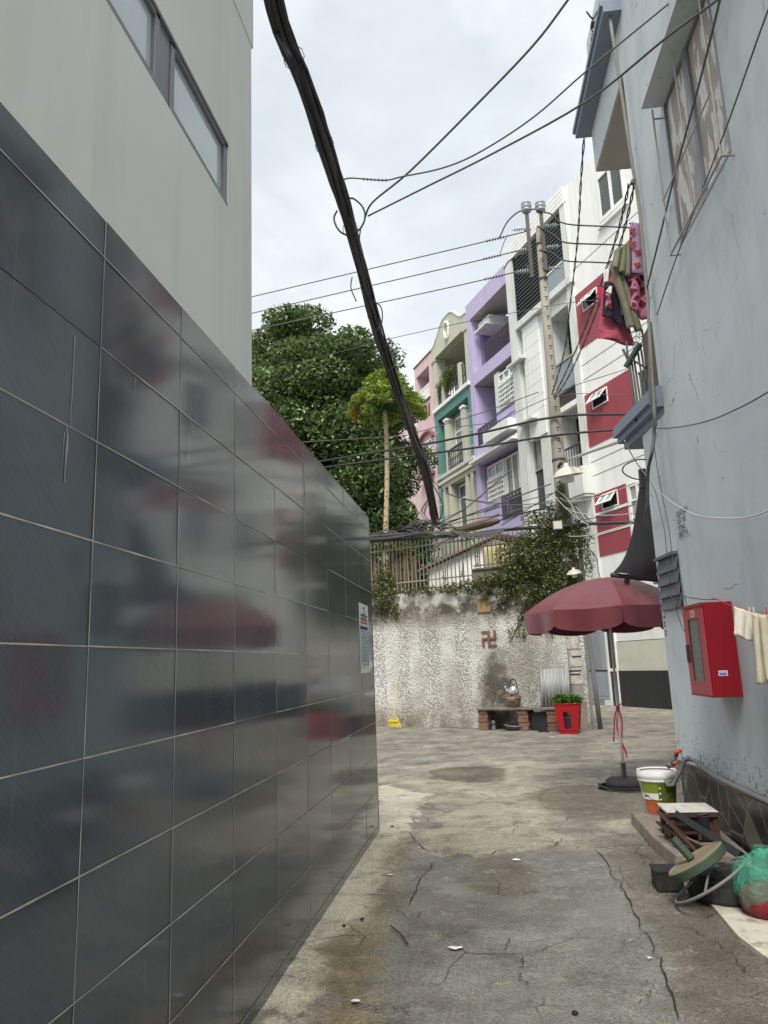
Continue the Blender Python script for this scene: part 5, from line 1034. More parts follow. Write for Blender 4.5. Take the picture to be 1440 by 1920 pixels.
# ------------------------------------------------------------ RED HOSE CABINET
def cabinet():
    # wall plane X(Y) from FR; cabinet u -1.96..-1.42, stands .24 proud
    u0,u1,D,z0,z1=-1.96,-1.42,.24,1.25,1.995
    t=thing('fire_hose_cabinet','dark red steel cabinet with a narrow slotted door window mounted on the blue wall','cabinet',FR.W(u0,0,z0),FR.rz); W=u1-u0; H=z1-z0
    m=MB(); m.b(0,W,0,H,.004,D-.015); m.build('body','cab_red',t,bev=.004)
    m=MB(); a,b_=.13,W-.15; m.b(.012,a,.012,H-.03,D-.014,D); m.b(b_,W-.012,.012,H-.03,D-.014,D); m.b(a,b_,.012,.12,D-.014,D); m.b(a,b_,H-.12,H-.03,D-.014,D); d=m.build('door','cab_door',t,bev=.003)
    m=MB(); m.b(0,W,H-.026,H,D-.014,D+.003); m.b(0,W,0,.01,D-.014,D+.002); build_each(m,'frame_lip','cab_red',t)
    m=MB(); m.b(a,b_,.12,H-.12,D-.0145,D-.008); m.build('window','mesh_grey',d)
    m=MB(); m.b(b_-.0,b_+.012,.12,H-.12,D-.013,D+.002); m.b(a-.004,a+.004,.12,H-.12,D-.013,D+.0015); m.build('window_rim','black_metal',d)
    m=MB(); m.b(W-.09,W-.06,.27,.42,D,D+.02); m.b(W-.1,W-.05,.3,.39,D,D+.008); m.build('handle','dark_metal',d,bev=.003)
    m=MB(); m.b(.2,.31,H-.105,H-.05,D+.0005,D+.002); m.build('label','offwhite',d); m=MB(); m.b(.22,.24,H-.095,H-.06,D+.002,D+.003); m.b(.26,.29,H-.095,H-.06,D+.002,D+.003); m.build('label_print','ink_red',d)
    # sticker on the side that faces the camera (plane x=0)
    m=MB(); m.box(-.002,-.0005,.10,.17,.165,.205); s=m.build('sticker','sticker_white',t)
    m=MB(); m.box(-.003,-.002,.105,.165,.17,.186); x=.107
    while x<.163: m.box(-.003,-.002,x,x+.008,.19,.199); x+=.011
    m.build('sticker_print','blue_ink',s)
cabinet()
def cloth(name,m,corners,parent,nu=14,nv=14,fold=.03,freq=3,thick=.006,ph=0,sagb=0,rag=0):
    A,B_,C_,D_=[np.array(p,float) for p in corners]  # TL TR BR BL
    nrm=np.cross(B_-A,D_-A); nrm/=np.linalg.norm(nrm); V=[]
    for i in range(nv+1):
        for j in range(nu+1):
            s,v=j/nu,i/nv; q=(A*(1-s)+B_*s)*(1-v)+(D_*(1-s)+C_*s)*v; q=q+nrm*fold*(math.sin(freq*2*math.pi*s+ph+1.3*v)*(.35+.65*v)+.4*math.sin(freq*4.3*s+2*v+ph)); q[2]-=sagb*math.sin(math.pi*s)*v; q[2]+=rag*v*math.sin(7*s+ph); V.append(tuple(q))
    F=[(i*(nu+1)+j,i*(nu+1)+j+1,(i+1)*(nu+1)+j+1,(i+1)*(nu+1)+j) for i in range(nv) for j in range(nu)]
    mb=MB(); mb.add(V,F); o=mb.build(name,m,parent,smooth=True); md=o.modifiers.new('s','SOLIDIFY'); md.thickness=thick; return o
# clothes near the cabinet, on a line fixed to the wall
Yc=5.62
def Lp(p,y=Yc): return tuple(map(float,aty(p,y)))
line=[Lp((1335,1120),6.2),Lp((1372,1136),5.9),Lp((1405,1145)),Lp((1440,1150),5.4),Lp((1500,1158),5.0)]
wire('pink string clothes line from the cabinet past the pale clothes',line,.003,'ink_red','clothes_line','clothes line',None)
t=thing('vest','small white lace vest pegged on the line beside the red cabinet','garment',Lp((1390,1145))); lo=local(t)
cloth('fabric','white_cloth',[lo(Lp((1376,1137))),lo(Lp((1412,1150))),lo(Lp((1410,1202))),lo(Lp((1378,1186)))],t,fold=.012,freq=2,thick=.012,sagb=.015); cloth('hem','offwhite',[lo(Lp((1376,1184))),lo(Lp((1392,1188))),lo(Lp((1392,1196))),lo(Lp((1377,1192)))],t,nu=4,nv=2,fold=.003)
t=thing('trousers','cream knitted trousers pegged by the waist at the right edge','garment',Lp((1425,1150),5.5)); lo=local(t); y=5.5
cloth('leg','cream_cloth',[lo(Lp((1408,1148),y)),lo(Lp((1429,1153),y)),lo(Lp((1437,1280),y)),lo(Lp((1422,1284),y))],t,fold=.012,freq=2,thick=.014,nv=20); cloth('leg','cream_cloth',[lo(Lp((1426,1153),5.45)),lo(Lp((1460,1152),5.45)),lo(Lp((1462,1300),5.45)),lo(Lp((1438,1276),5.45))],t,fold=.012,freq=2,thick=.014,nv=20,ph=2)
t=thing('clothes_pegs','pink and white plastic pegs gripping the vest and trousers','pegs',Lp((1408,1142),5.55)); lo=local(t)
for px in (1404,1412,1436):
    m=MB(); m.tube([lo(Lp((px,1138),5.48)),lo(Lp((px+3,1156),5.48))],.004,5); m.build('peg','hot_pink' if px>1430 else 'sticker_white',t)
# ------------------------------------------------------------ BUCKET AND JUNK BY THE PLINTH
def bucket():
    P=(1.50,7.95,0.1); s=.95; t=thing('paint_bucket','white paint bucket with olive green label standing at the foot of the corner','bucket',P); H=.40
    r=lambda z:.142+.038*z/H
    m=MB(); m.lathe((0,0,0),[(0,0),(r(0),0),(r(.3),.3),(.184,.305),(.184,.315),(r(.33)+.003,.32),(.188,.335),(.19,.37),(.183,.375),(.186,.40),(.178,.402),(.172,.39),(.172,.39)],40); m.lathe((0,0,.375),[(.174,0),(0,-.004)],40); m.build('tub','white_bucket',t,smooth=True)
    def sect(nm,mt,a0,a1,z0,z1,off=.002):
        m=MB(); m.lathe((0,0,0),[(r(z0)+off,z0),(r(z1)+off,z1)],20,a0=a0,a1=a1); return m.build(nm,mt,t,smooth=True)
    d=R_; sect('label','label_dgreen',d(258),d(345),.05,.29); sect('label_edge','label_green',d(195),d(258),.2,.29); sect('label_white','sticker_white',d(195),d(258),.14,.2,.003); sect('label_picture','label_orange',d(205),d(262),.03,.13,.003); 
    m=MB()
    for k,z in enumerate((.25,.2,.145)): a=d(264); m.lathe(((r(z)+.003)*math.cos(a),(r(z)+.003)*math.sin(a),z),[(.009,.0),(0,.001)],10,axis=(math.cos(a),math.sin(a),0))
    m.build('label_dot','sticker_white',t); sect('label_stripe','ink_red',d(210),d(260),.015,.03,.004); sect('label_print','ink',d(208),d(225),.165,.18,.004)
    m=MB(); m.tube([((r(.3)+.02)*math.cos(a),(r(.3)+.02)*math.sin(a),.3-.16*math.sin((a-d(190))/(d(320)-d(190))*math.pi)) for a in np.linspace(d(190),d(320),16)],.0035,5); m.build('handle','dark_metal',t)
bucket()
def ledge():
    m=MB(); p=[(1.22,8.0),(1.22,7.0),(1.26,6.35),(1.8,6.3),(1.86,8.1)]; vs=[(x,y,0) for x,y in p]+[(x+.01,y,.1) for x,y in p]; n=5
    m.add(vs,[tuple(range(n,2*n))]+[(i,(i+1)%n,(i+1)%n+n,i+n) for i in range(n)]); o=m.build('pavement_step','step',None,bev=.012); o['kind']='structure'
    m=MB(); p=[tuple(atz(q)[:2]) for q in ((1325,1690),(1385,1762),(1500,1850),(1520,1700),(1400,1672))]; m.add([(float(x),float(y),.02) for x,y in p]+[(float(x),float(y),-.02) for x,y in p],[(0,1,2,3,4),(0,5,6,1),(1,6,7,2),(2,7,8,3),(3,8,9,4),(4,9,5,0)]); o=m.build('pavement_tiles','tile_white',None); o['kind']='structure'
ledge()
def tap():
    t=thing('tap_pipework','grey plastic pipes and elbow with two red tap handles at the plinth corner','pipe',tuple(map(float,aty((1270,1440),7.75)))); lo=local(t); m=MB(); A=lambda p,y=7.75: lo(aty(p,y))
    m.tube([A((1249,1462)),A((1251,1472)),A((1262,1472)),A((1274,1448)),A((1284,1424)),A((1292,1420),7.72)],.022,10); m.tube([A((1262,1432),7.7),A((1254,1436),7.65),A((1252,1430),7.65)],.026,10); m.tube([A((1258,1432),7.7),A((1270,1412),7.7)],.02,10); m.build('pipe','pvc_grey',t,smooth=True)
    v=MB(); v.tube([A((1264,1413),7.66),A((1277,1406),7.66)],.018,8); v.tube([A((1262,1430),7.62),A((1270,1432),7.62)],.014,8); v.build('tap_handle','valve_red',t,smooth=True)
    m=MB(); pts=[FR.W(-.45,.07,.6),FR.W(-.75,.08,.62),FR.W(-1.3,.10,.575),FR.W(-2.2,.10,.56),FR.W(-4,.1,.56),FR.W(-9,.1,.56)]; m.tube(smooth_path(pts,4),.02,8); o=m.build('water_pipe','pvc_grey',None,smooth=True); tag(o,'thin grey water pipe lying along the top of the stone plinth','pipe')
tap()
def junk():
    t=thing('side_table','low worn side table with a stained white top pushed against the stone plinth','table',(1.52,6.92,.1)); m=MB()
    m.box(-.2,.2,-.22,.2,.215,.235); m.build('tabletop','laminate',t,bev=.003); m=MB(); m.box(-.205,.205,-.228,-.221,.2,.236); m.box(-.18,.18,-.19,-.16,.13,.2); m.build('edge','wood_red',t)
    for x in(-.17,.17):
        for y in (-.19,.17): m=MB(); m.box(x-.02,x+.02,y-.02,y+.02,0,.215); m.build('leg','wood_red',t)
    m=MB(); m.box(-.17,.17,-.17,.17,.06,.075); m.box(.02,.15,-.2,-.19,.02,.14); m.build('shelf','wood_red',t)
    def plank(label,p0,p1,w,th,mt,name='plank',roll=0,cat='plank'):
        p0,p1=Vector(p0),Vector(p1); d=(p1-p0); s=d.cross(Vector((0,0,1))).normalized(); u=s.cross(d).normalized(); s2=s*math.cos(roll)+u*math.sin(roll); u2=u*math.cos(roll)-s*math.sin(roll)
        m=MB(); c0=(p0+p1)/2; m.obox(c0-c0,d/2,s2*w/2,u2*th/2); o=m.build(name,mt,None,bev=.003); o.location=c0; tag(o,label,cat,None)
    F=lambda px,z: Vector(map(float,atz(px,z)))
    plank('upper reddish plank sloping in front of the side table',F((1240,1525),.3),F((1330,1615),.14),.09,.02,'wood_red',roll=.5)
    plank('thin maroon lath lying lowest across the step',F((1235,1542),.16),F((1300,1595),.11),.05,.02,'wood_red',roll=.2)
    plank('broad brown board standing on edge along the step',F((1248,1560),.14),F((1330,1600),.2),.1,.018,'wood_old',roll=1.2)
    plank('flat pinkish board tilting over the step edge',F((1262,1550),.14),F((1262,1588),.06),.14,.02,'wood_old',roll=.3)
    plank('long black steel box beam leaning diagonally across the junk',F((1270,1528),.34),F((1392,1606),.24),.06,.05,'black_metal','steel_beam',roll=.7,cat='beam')
    plank('grey lath under the green disc',F((1262,1580),.13),F((1345,1600),.16),.04,.015,'grey_metal',roll=.1)
    t=thing('clamp','small black iron clamp standing up in front of the white table top','clamp',tuple(F((1322,1545),.3))); m=MB(); m.box(-.03,.03,-.02,.02,-.12,.06); m.box(-.05,-.03,-.02,.02,.0,.07); m.tube([(-.04,0,.06),(.03,0,.075)],.012,6); m.build('clamp_body','black_metal',t,bev=.004)
    # tilted iron disc with stub, and the bare wheel rim under it
    c0=Vector((1.22,5.42,.27)); ax=Vector((-.42,.10,.90)).normalized()
    ax=Vector((-.50,.16,.85)).normalized(); t=thing('iron_disc','round dark green cast disc with a short stub, tilted on the rim heap','disc',tuple(c0)); e=MB(); R0=.205
    e.lathe((0,0,0),[(0,-.03),(R0*.9,-.03),(R0,-.022),(R0,.022),(R0*.985,.03)],40,axis=ax); e.build('disc_side','green_iron',t,smooth=False)
    e=MB(); e.lathe(tuple(ax*.03),[(R0*.985,0),(R0*.94,.006),(R0*.9,-.002),(0,-.002)],40,axis=ax); e.build('disc_top','rust_top',t); e=MB(); e.tube([tuple(ax*.02+Vector((-.02,.02,0))),tuple(ax*.14+Vector((-.05,.06,.01)))],.028,12); e.build('stub','green_iron',t,smooth=False)
    t=thing('steel_hoop','bare grey steel hoop with spokes leaning under the green disc','hoop',tuple(c0+Vector((.06,-.02,-.10)))); e=MB(); g=ax.orthogonal().normalized(); h=ax.cross(g)
    e.tube([tuple(g*.26*math.cos(a)+h*.26*math.sin(a)) for a in np.linspace(0,2*math.pi,41)],.010,8,cap=False); e.build('ring','pvc_grey',t,smooth=True); e=MB()
    for a in (.4,2.0,3.6,5.2): e.tube([tuple(g*.26*math.cos(a)+h*.26*math.sin(a)),tuple(g*.1*math.cos(a+.4)+h*.1*math.sin(a+.4)+ax*.05)],.008,6)
    build_each(e,'spoke','pvc_grey',t)
    t=thing('rubber_tub','flat black rubber tub lying upside down beside the green bag','tub',(1.46,5.62,0)); e=MB(); e.lathe((0,0,0),[(.27,0),(.275,.02),(.25,.1),(.235,.105),(.23,.13),(.21,.14),(0,.142)],36); e.build('shell','black_rubber',t,smooth=False); t.location.z=.022
    t=thing('small_crate','dark grey plastic tray peeping out left of the green disc','tray',(1.09,5.85,0)); e=MB(); e.box(-.08,.1,-.1,.1,0,.12); e.build('body','black_rubber',t,bev=.01); e=MB(); e.box(-.085,.105,-.105,.105,.12,.132); e.build('rim','black_rubber',t)
    # plastic bag
    t=thing('plastic_bag','knotted translucent green plastic bag with dark red contents at the right edge','bag',(1.57,5.24,0.02)); t.scale=(.9,.9,.9); vs=[];fs=[];n=40;k=26
    for i in range(k+1):
        v=i/k; th=v*math.pi
        for j in range(n):
            a=2*math.pi*j/n; r=math.sin(th)**.75*.2; z=.19-.19*math.cos(th)
            if v>.82: r=max(r,.03+.05*(v-.82)*3)
            cr_=.008*math.sin(9*a+5*v)+.010*math.sin(4*a-3*v)+mnoise.noise((math.cos(a)*3,math.sin(a)*3,v*6))*.03+abs(math.sin(11*a))*.010*max(0,v-.5)*2
            r=r+cr_*math.sin(th); z=z+(.05*(v-.9)*10 if v>.9 else 0); vs.append((r*math.cos(a)*1.05,r*math.sin(a),max(.004,z)))
    for i in range(k):
        for j in range(n): fs.append((i*n+j,i*n+(j+1)%n,(i+1)*n+(j+1)%n,(i+1)*n+j))
    e=MB(); e.add(vs,fs); e.build('bag_film','bag_green',t,smooth=True)
    e=MB()
    for q in ((-.02,-.02,.39,-.08,-.04,.40),(.02,.01,.39,.07,.0,.41),(0,0,.39,-.02,.01,.42)):
        e.tube(smooth_path([(0,0,.36),q[:3],q[3:]],4),[.016,.014,.014,.02,.02,.022,.02,.014,.006],7)
    e.build('knot','bag_green',t,smooth=True)
    e=MB(); e.lathe((.0,-.0,.008),[(0,0),(.15,.0),(.188,.06),(.19,.12),(.16,.165),(.08,.18),(0,.185)],28); e.build('contents','red_stuff',t,smooth=True);
bgm=bpy.data.materials.new('bag_green'); bgm.use_nodes=True; _n=bgm.node_tree; _b=_n.nodes['Principled BSDF']; _b.inputs['Base Color'].default_value=c(120,225,195); _b.inputs['Roughness'].default_value=.18; _tr=_n.nodes.new('ShaderNodeBsdfTransparent'); _tr.inputs[0].default_value=(.80,1,.93,1); _mx=_n.nodes.new('ShaderNodeMixShader'); _mx.inputs[0].default_value=.24
_nz=_n.nodes.new('ShaderNodeTexNoise'); _nz.inputs['Scale'].default_value=18; _nz.inputs['Detail'].default_value=4; _nz.inputs['Distortion'].default_value=1.5; _bp=_n.nodes.new('ShaderNodeBump'); _bp.inputs['Strength'].default_value=.9; _bp.inputs['Distance'].default_value=.03; _tc=_n.nodes.new('ShaderNodeTexCoord')
_n.links.new(_tc.outputs['Object'],_nz.inputs['Vector']); _n.links.new(_nz.outputs['Fac'],_bp.inputs['Height']); _n.links.new(_bp.outputs[0],_b.inputs['Normal']); _n.links.new(_tr.outputs[0],_mx.inputs[1]); _n.links.new(_b.outputs[0],_mx.inputs[2]); _n.links.new(_mx.outputs[0],_n.nodes['Material Output'].inputs['Surface']); M['bag_green']=bgm
junk()
# litter
def litter():
    specs=[((968,1612),'crumpled white tissue lying on the damp patch of the lane',.07,'sticker_white'),((852,1777),'flat torn white wrapper in the middle of the lane',.085,'sticker_white'),((668,1876),'white paper scrap on the brown dirt by the left wall',.05,'sticker_white'),((1218,1796),'tiny white cigarette stub on the right crack',.03,'sticker_white'),((735,1550),'dark pebble at the foot of the tiled corner',.045,'black_rubber'),((679,1724),'black stone on the pale gutter strip, right of its twin',.04,'black_rubber'),((645,1736),'black stone on the pale gutter strip, left of its twin',.035,'black_rubber'),((1078,1900),'flat black bottle cap near the bottom edge',.045,'black_rubber'),((733,1640),'white flake beside the mossy gutter',.05,'sticker_white'),((1035,1382),'white scrap on the road before the bench',.1,'sticker_white')]
    for i,(px,lab,s,mt) in enumerate(specs):
        s*=.62
        P=atz(px,.007); m=MB(); n=9; stone=mt=='black_rubber'; vs=[]
        if not stone:
            for a in range(n): r=s*(.5+.5*random.random()); vs.append((r*math.cos(a*2*math.pi/n),r*.7*math.sin(a*2*math.pi/n),random.uniform(0,.004)))
            vs.append((0,0,s*.25 if i==0 else .006)); m.add(vs,[(a,(a+1)%n,n) for a in range(n)])
        else: m.lathe((0,0,0),[(0,0),(s*.55,0),(s*.5,s*.28),(s*.2,s*.4),(0,s*.4)],8)
        o=m.build('paper_scrap' if not stone else 'pebble',mt,None); o.location=P; tag(o,lab,'litter' if not stone else 'stone')
    m=MB(); a,b_=atz((733,1736),.018),atz((765,1770),.018); o=wire('thin dark twig lying on the grey lane surface',[a,(a+b_)/2+np.array([.01,0,.004]),b_],.004,'black_rubber','twig','twig',None)
litter()
# ------------------------------------------------------------ LAUNDRY AND RACK beyond the corner
def laundry():
    y=8.25; L=lambda p,yy=y: tuple(map(float,aty(p,yy)))
    def item(name,label,org,cat='garment',group=None):
        t=thing(name,label,cat,L(org),0,group); return t,local(t)
    t,lo=item('patterned_blanket','pink and maroon giraffe-patterned blanket folded over the topmost rail at the corner',(1192,430))
    cloth('fabric','giraffe',[lo(L(p)) for p in ((1181,420),(1207,428),(1214,602),(1176,578))],t,fold=.03,freq=1.6,thick=.02,rag=.02,nv=20); cloth('lining','giraffe',[lo(L(p,8.4)) for p in ((1183,420),(1209,430),(1216,560),(1180,520))],t,fold=.03,freq=1.6)
    t,lo=item('heart_cloth','narrow lilac cloth with red hearts draped over the giraffe-patterned blanket',(1190,425))
    cloth('fabric','pink_cloth',[lo(L(p,8.15)) for p in ((1184,416),(1198,420),(1210,518),(1186,510))],t,fold=.01,freq=1,thick=.01)
    h=MB()
    for px in ((1186,432),(1187,456),(1196,472),(1195,496)):
        P=Vector(lo(L(px,8.11))); s=.038; pts=[(s*16*math.sin(a)**3/16,s*(13*math.cos(a)-5*math.cos(2*a)-2*math.cos(3*a)-math.cos(4*a))/16) for a in np.linspace(0,2*math.pi,17)[:-1]]; h.add([(P.x+x,P.y,P.z+z) for x,z in pts]+[(P.x+x,P.y+.01,P.z+z) for x,z in pts],[tuple(range(15,-1,-1)),tuple(range(16,32))]+[(i,(i+1)%16,(i+1)%16+16,i+16) for i in range(16)])
    h.build('heart','ink_red',t)
    t,lo=item('khaki_trousers','olive khaki trousers slung over the middle rail, legs trailing to the right',(1150,500))
    cloth('leg','khaki',[lo(L(p)) for p in ((1142,494),(1160,488),(1204,622),(1178,612))],t,fold=.035,freq=2,thick=.02,nv=24,sagb=.02); cloth('leg','khaki',[lo(L(p,8.35)) for p in ((1158,470),(1180,455),(1190,600),(1168,590))],t,fold=.035,freq=2.2,thick=.02,ph=1,nv=24); cloth('waist','khaki',[lo(L(p,8.2)) for p in ((1155,470),(1181,452),(1180,520),(1150,505))],t,fold=.04,freq=2.4,thick=.02,ph=2); cloth('turn_up','offwhite',[lo(L(p,8.28)) for p in ((1162,528),(1169,524),(1180,602),(1174,600))],t,fold=.008)
    t,lo=item('maroon_towel','large dusty maroon towel hanging lowest, left of the khaki trousers',(1150,540))
    cloth('fabric','maroon_cloth',[lo(L(p,8.5)) for p in ((1130,532),(1165,552),(1190,648),(1121,630))],t,fold=.02,freq=1.4,thick=.02,sagb=.03); cloth('lower_fold','maroon_cloth',[lo(L(p,8.44)) for p in ((1121,615),(1158,622),(1160,636),(1121,634))],t,fold=.012,freq=1)
    t,lo=item('dark_shirt','dark printed shirt crumpled between the maroon towel and khaki trousers',(1145,550)); cloth('fabric','dark_cloth',[lo(L(p,8.4)) for p in ((1134,528),(1150,530),(1180,618),(1130,590))],t,fold=.03,freq=2); cloth('printed_edge','giraffe',[lo(L(p,8.36)) for p in ((1136,550),(1144,552),(1148,582),(1136,576))],t,fold=.01)
    t,lo=item('white_cloth','small white cloth corner showing at the left end of the laundry',(1135,510)); cloth('fabric','sticker_white',[lo(L(p,8.45)) for p in ((1131,508),(1142,502),(1140,528),(1133,530))],t,fold=.01); cloth('flap','sticker_white',[lo(L(p,8.3)) for p in ((1143,536),(1147,538),(1146,552),(1136,547))],t,fold=.008)
    t,lo=item('pink_rag','small hot pink rag hooked outside the maroon towel',(1124,545)); cloth('fabric','hot_pink',[lo(L(p,8.55)) for p in ((1119,540),(1130,537),(1127,566),(1121,562))],t,fold=.015)
    # rack of thin bars fixed to the corner
    t=thing('drying_rack','rusty upright steel rods and rails holding the laundry outside the corner','rack',L((1190,700),8.3)); lo=local(t)
    m=MB()
    for a,b_ in (((1174,640),(1192,790)),((1178,668),(1196,788)),((1183,668),(1200,784)),((1188,668),(1205,778)),((1196,660),(1213,765)),((1202,655),(1218,755)),((1208,650),(1222,750)),((1204,620),(1216,700))): m.tube([lo(L(a,8.3)),lo(L(b_,8.1))],.012,5)
    m.tube([lo(L((1120,425),8.6)),lo(L((1210,416),8.0))],.012,5) if False else None
    for a,b_ in (((1180,419),(1212,421)),((1141,492),(1214,470)),((1119,537),(1218,540))): m.tube([lo(L(a,8.45)),lo(L(b_,8.2))],.009,5)
    m.tube([lo(L((1168,655),8.35)),lo(L((1178,675),8.3))],.015,6); m.tube([lo(L((1174,668),8.3)),lo(L((1212,690),8.0))],.012,5); build_each(m,'rod','dark_metal',t)
    m=MB(); m.tube([lo(L((1174,688),8.25)),lo(L((1200,645),8.2))],.035,8); m.build('green_bracket','teal_dark',t)
    m=MB(); 
    for k in range(10):
        cx,cy=random.uniform(1186,1206),random.uniform(625,650); m.tube([lo(L((cx+6*math.cos(a),cy+6*math.sin(a)),8.2)) for a in np.linspace(0,5,8)],.004,4)
    m.build('wire_tangle','cable_grey',t)
    t=thing('bamboo_pole','long slim weathered pole standing against the corner from the cornice up to the eave','pole',tuple(map(float,aty((1228,795),7.42)))); lo=local(t)
    m=MB(); pts=[lo(aty(p,7.42)) for p in ((1229,800),(1222,700),(1214,560),(1200,400),(1184,300),(1166,180),(1143,30))]; m.tube(smooth_path(pts,3),.018,8); m.build('pole','bamboo',t,smooth=True); m=MB(); m.tube([lo(aty((1219,760),7.40)),lo(aty((1216,600),7.44)),lo(aty((1212,540),7.46))],.013,6); m.tube([lo(aty((1186,345),7.42)),lo(aty((1188,338),7.42))],.028,8); m.build('lashing','cable_grey',t)
defm('teal_dark',c(44,70,64),rough=.6); laundry()
# ------------------------------------------------------------ OVERHEAD CABLES
def big_bundle():
    key=[(-.95,-6,7.6),(-.95,0,6.9),(-1.1,3.0,6.45)]+[tuple(aty(p,y)) for p,y in (((512,0),4.4),((560,130),5.1),((600,245),5.75),((640,370),6.8),((668,470),8.0),((700,590),9.6),((735,700),11.2),((765,790),12.9),((795,880),15.4),((807,930),17.0),((816,978),18.3))]
    C=[np.array(p) for p in smooth_path(key,5)]; n=len(C)
    t=thing('cable_bundle','thick black bundle of telecom cables crossing the sky diagonally down to the garden wall','cable bundle',(0,0,0))
    m=MB(); T=[(C[min(i+1,n-1)]-C[max(i-1,0)]) for i in range(n)]; T=[x/np.linalg.norm(x) for x in T]
    for s in range(24):
        big=s<4; r=(.042 if big else random.choice([.009,.012,.016,.02])); off=(.045 if big else .095); a=random.random()*6.28; rr=off*(.3+.7*random.random()); ph=random.random()*6; pts=[]
        loose=0 if s<16 else random.uniform(.03,.10)
        for i in range(n):
            side=np.cross(T[i],(0,0,1)); side/=np.linalg.norm(side); up=np.cross(side,T[i]); aa=a+.25*math.sin(i*.3+ph); g=1+.5*max(0,(i-35)/30.); l_=loose*abs(math.sin(i*.22+ph))**3
            pts.append(C[i]+side*math.cos(aa)*rr*.75*g+up*(math.sin(aa)*rr*g-l_)+rng.normal(size=3)*.002)
        m.tube([tuple(p) for p in pts],[r*(1+.2*math.sin(i*.5+s)) for i in range(n)],6)
    m.build('strands','cable',t,smooth=True)
    g=MB()
    for s in range(3):
        a=2+s; pts=[C[i]+np.array([.03*math.cos(a),0,.07*math.sin(a)]) for i in range(n)]; g.tube([tuple(p) for p in pts],.010,5)
    g.build('grey_strand','cable_grey',t,smooth=True)
    k=MB()
    for i in range(12,n-2,7):
        side=np.cross(T[i],(0,0,1)); side/=np.linalg.norm(side); up=np.cross(side,T[i]); k.tube([tuple(C[i]+side*.085*math.cos(a)+up*.105*math.sin(a)) for a in np.linspace(0,6.28,11)],.004,4)
        if i%8==0: k.tube([tuple(C[i]+up*.09),tuple(C[i]+up*.15+side*.06)],.005,4)
    build_each(k,'cable_tie','cable',t)
    l=MB()
    def loop(pp,y,r=.008): l.tube(smooth_path([aty(p,y) for p in pp],5),r,5)
    loop([(632,395),(626,410),(634,430),(650,440),(672,432),(684,410),(680,388),(662,372),(650,375)],7.2,.011); loop([(676,430),(674,450),(680,480)],7.4); loop([(660,520),(658,540),(668,565)],8.4); loop([(690,560),(714,575),(716,605),(706,620)],9,.009); loop([(735,655),(742,670),(736,690),(720,700)],10.5,.009); loop([(720,640),(750,720),(770,800),(800,870)],11.5,.008); loop([(730,665),(760,760),(800,860),(812,905)],11.8,.008); loop([(504,0),(520,60),(545,110)],4.6,.014); loop([(648,372),(655,374)],7.15,.02)
    loop([(780,860),(815,915),(830,950),(820,985)],16.5,.014); loop([(790,880),(840,925),(900,940),(960,945)],17,.010)
    build_each(l,'loose_loop','cable',t,True)
big_bundle()
Pl=lambda p,o=0.0: tuple(map(float,hit(p,(PX+FW.n[0]*o,PY+FW.n[1]*o,0),FW.n)))   # vertical plane through the pole, parallel to the garden wall
def ext(a,b_,k): a,b_=np.array(a),np.array(b_); return tuple(b_+(b_-a)*k)
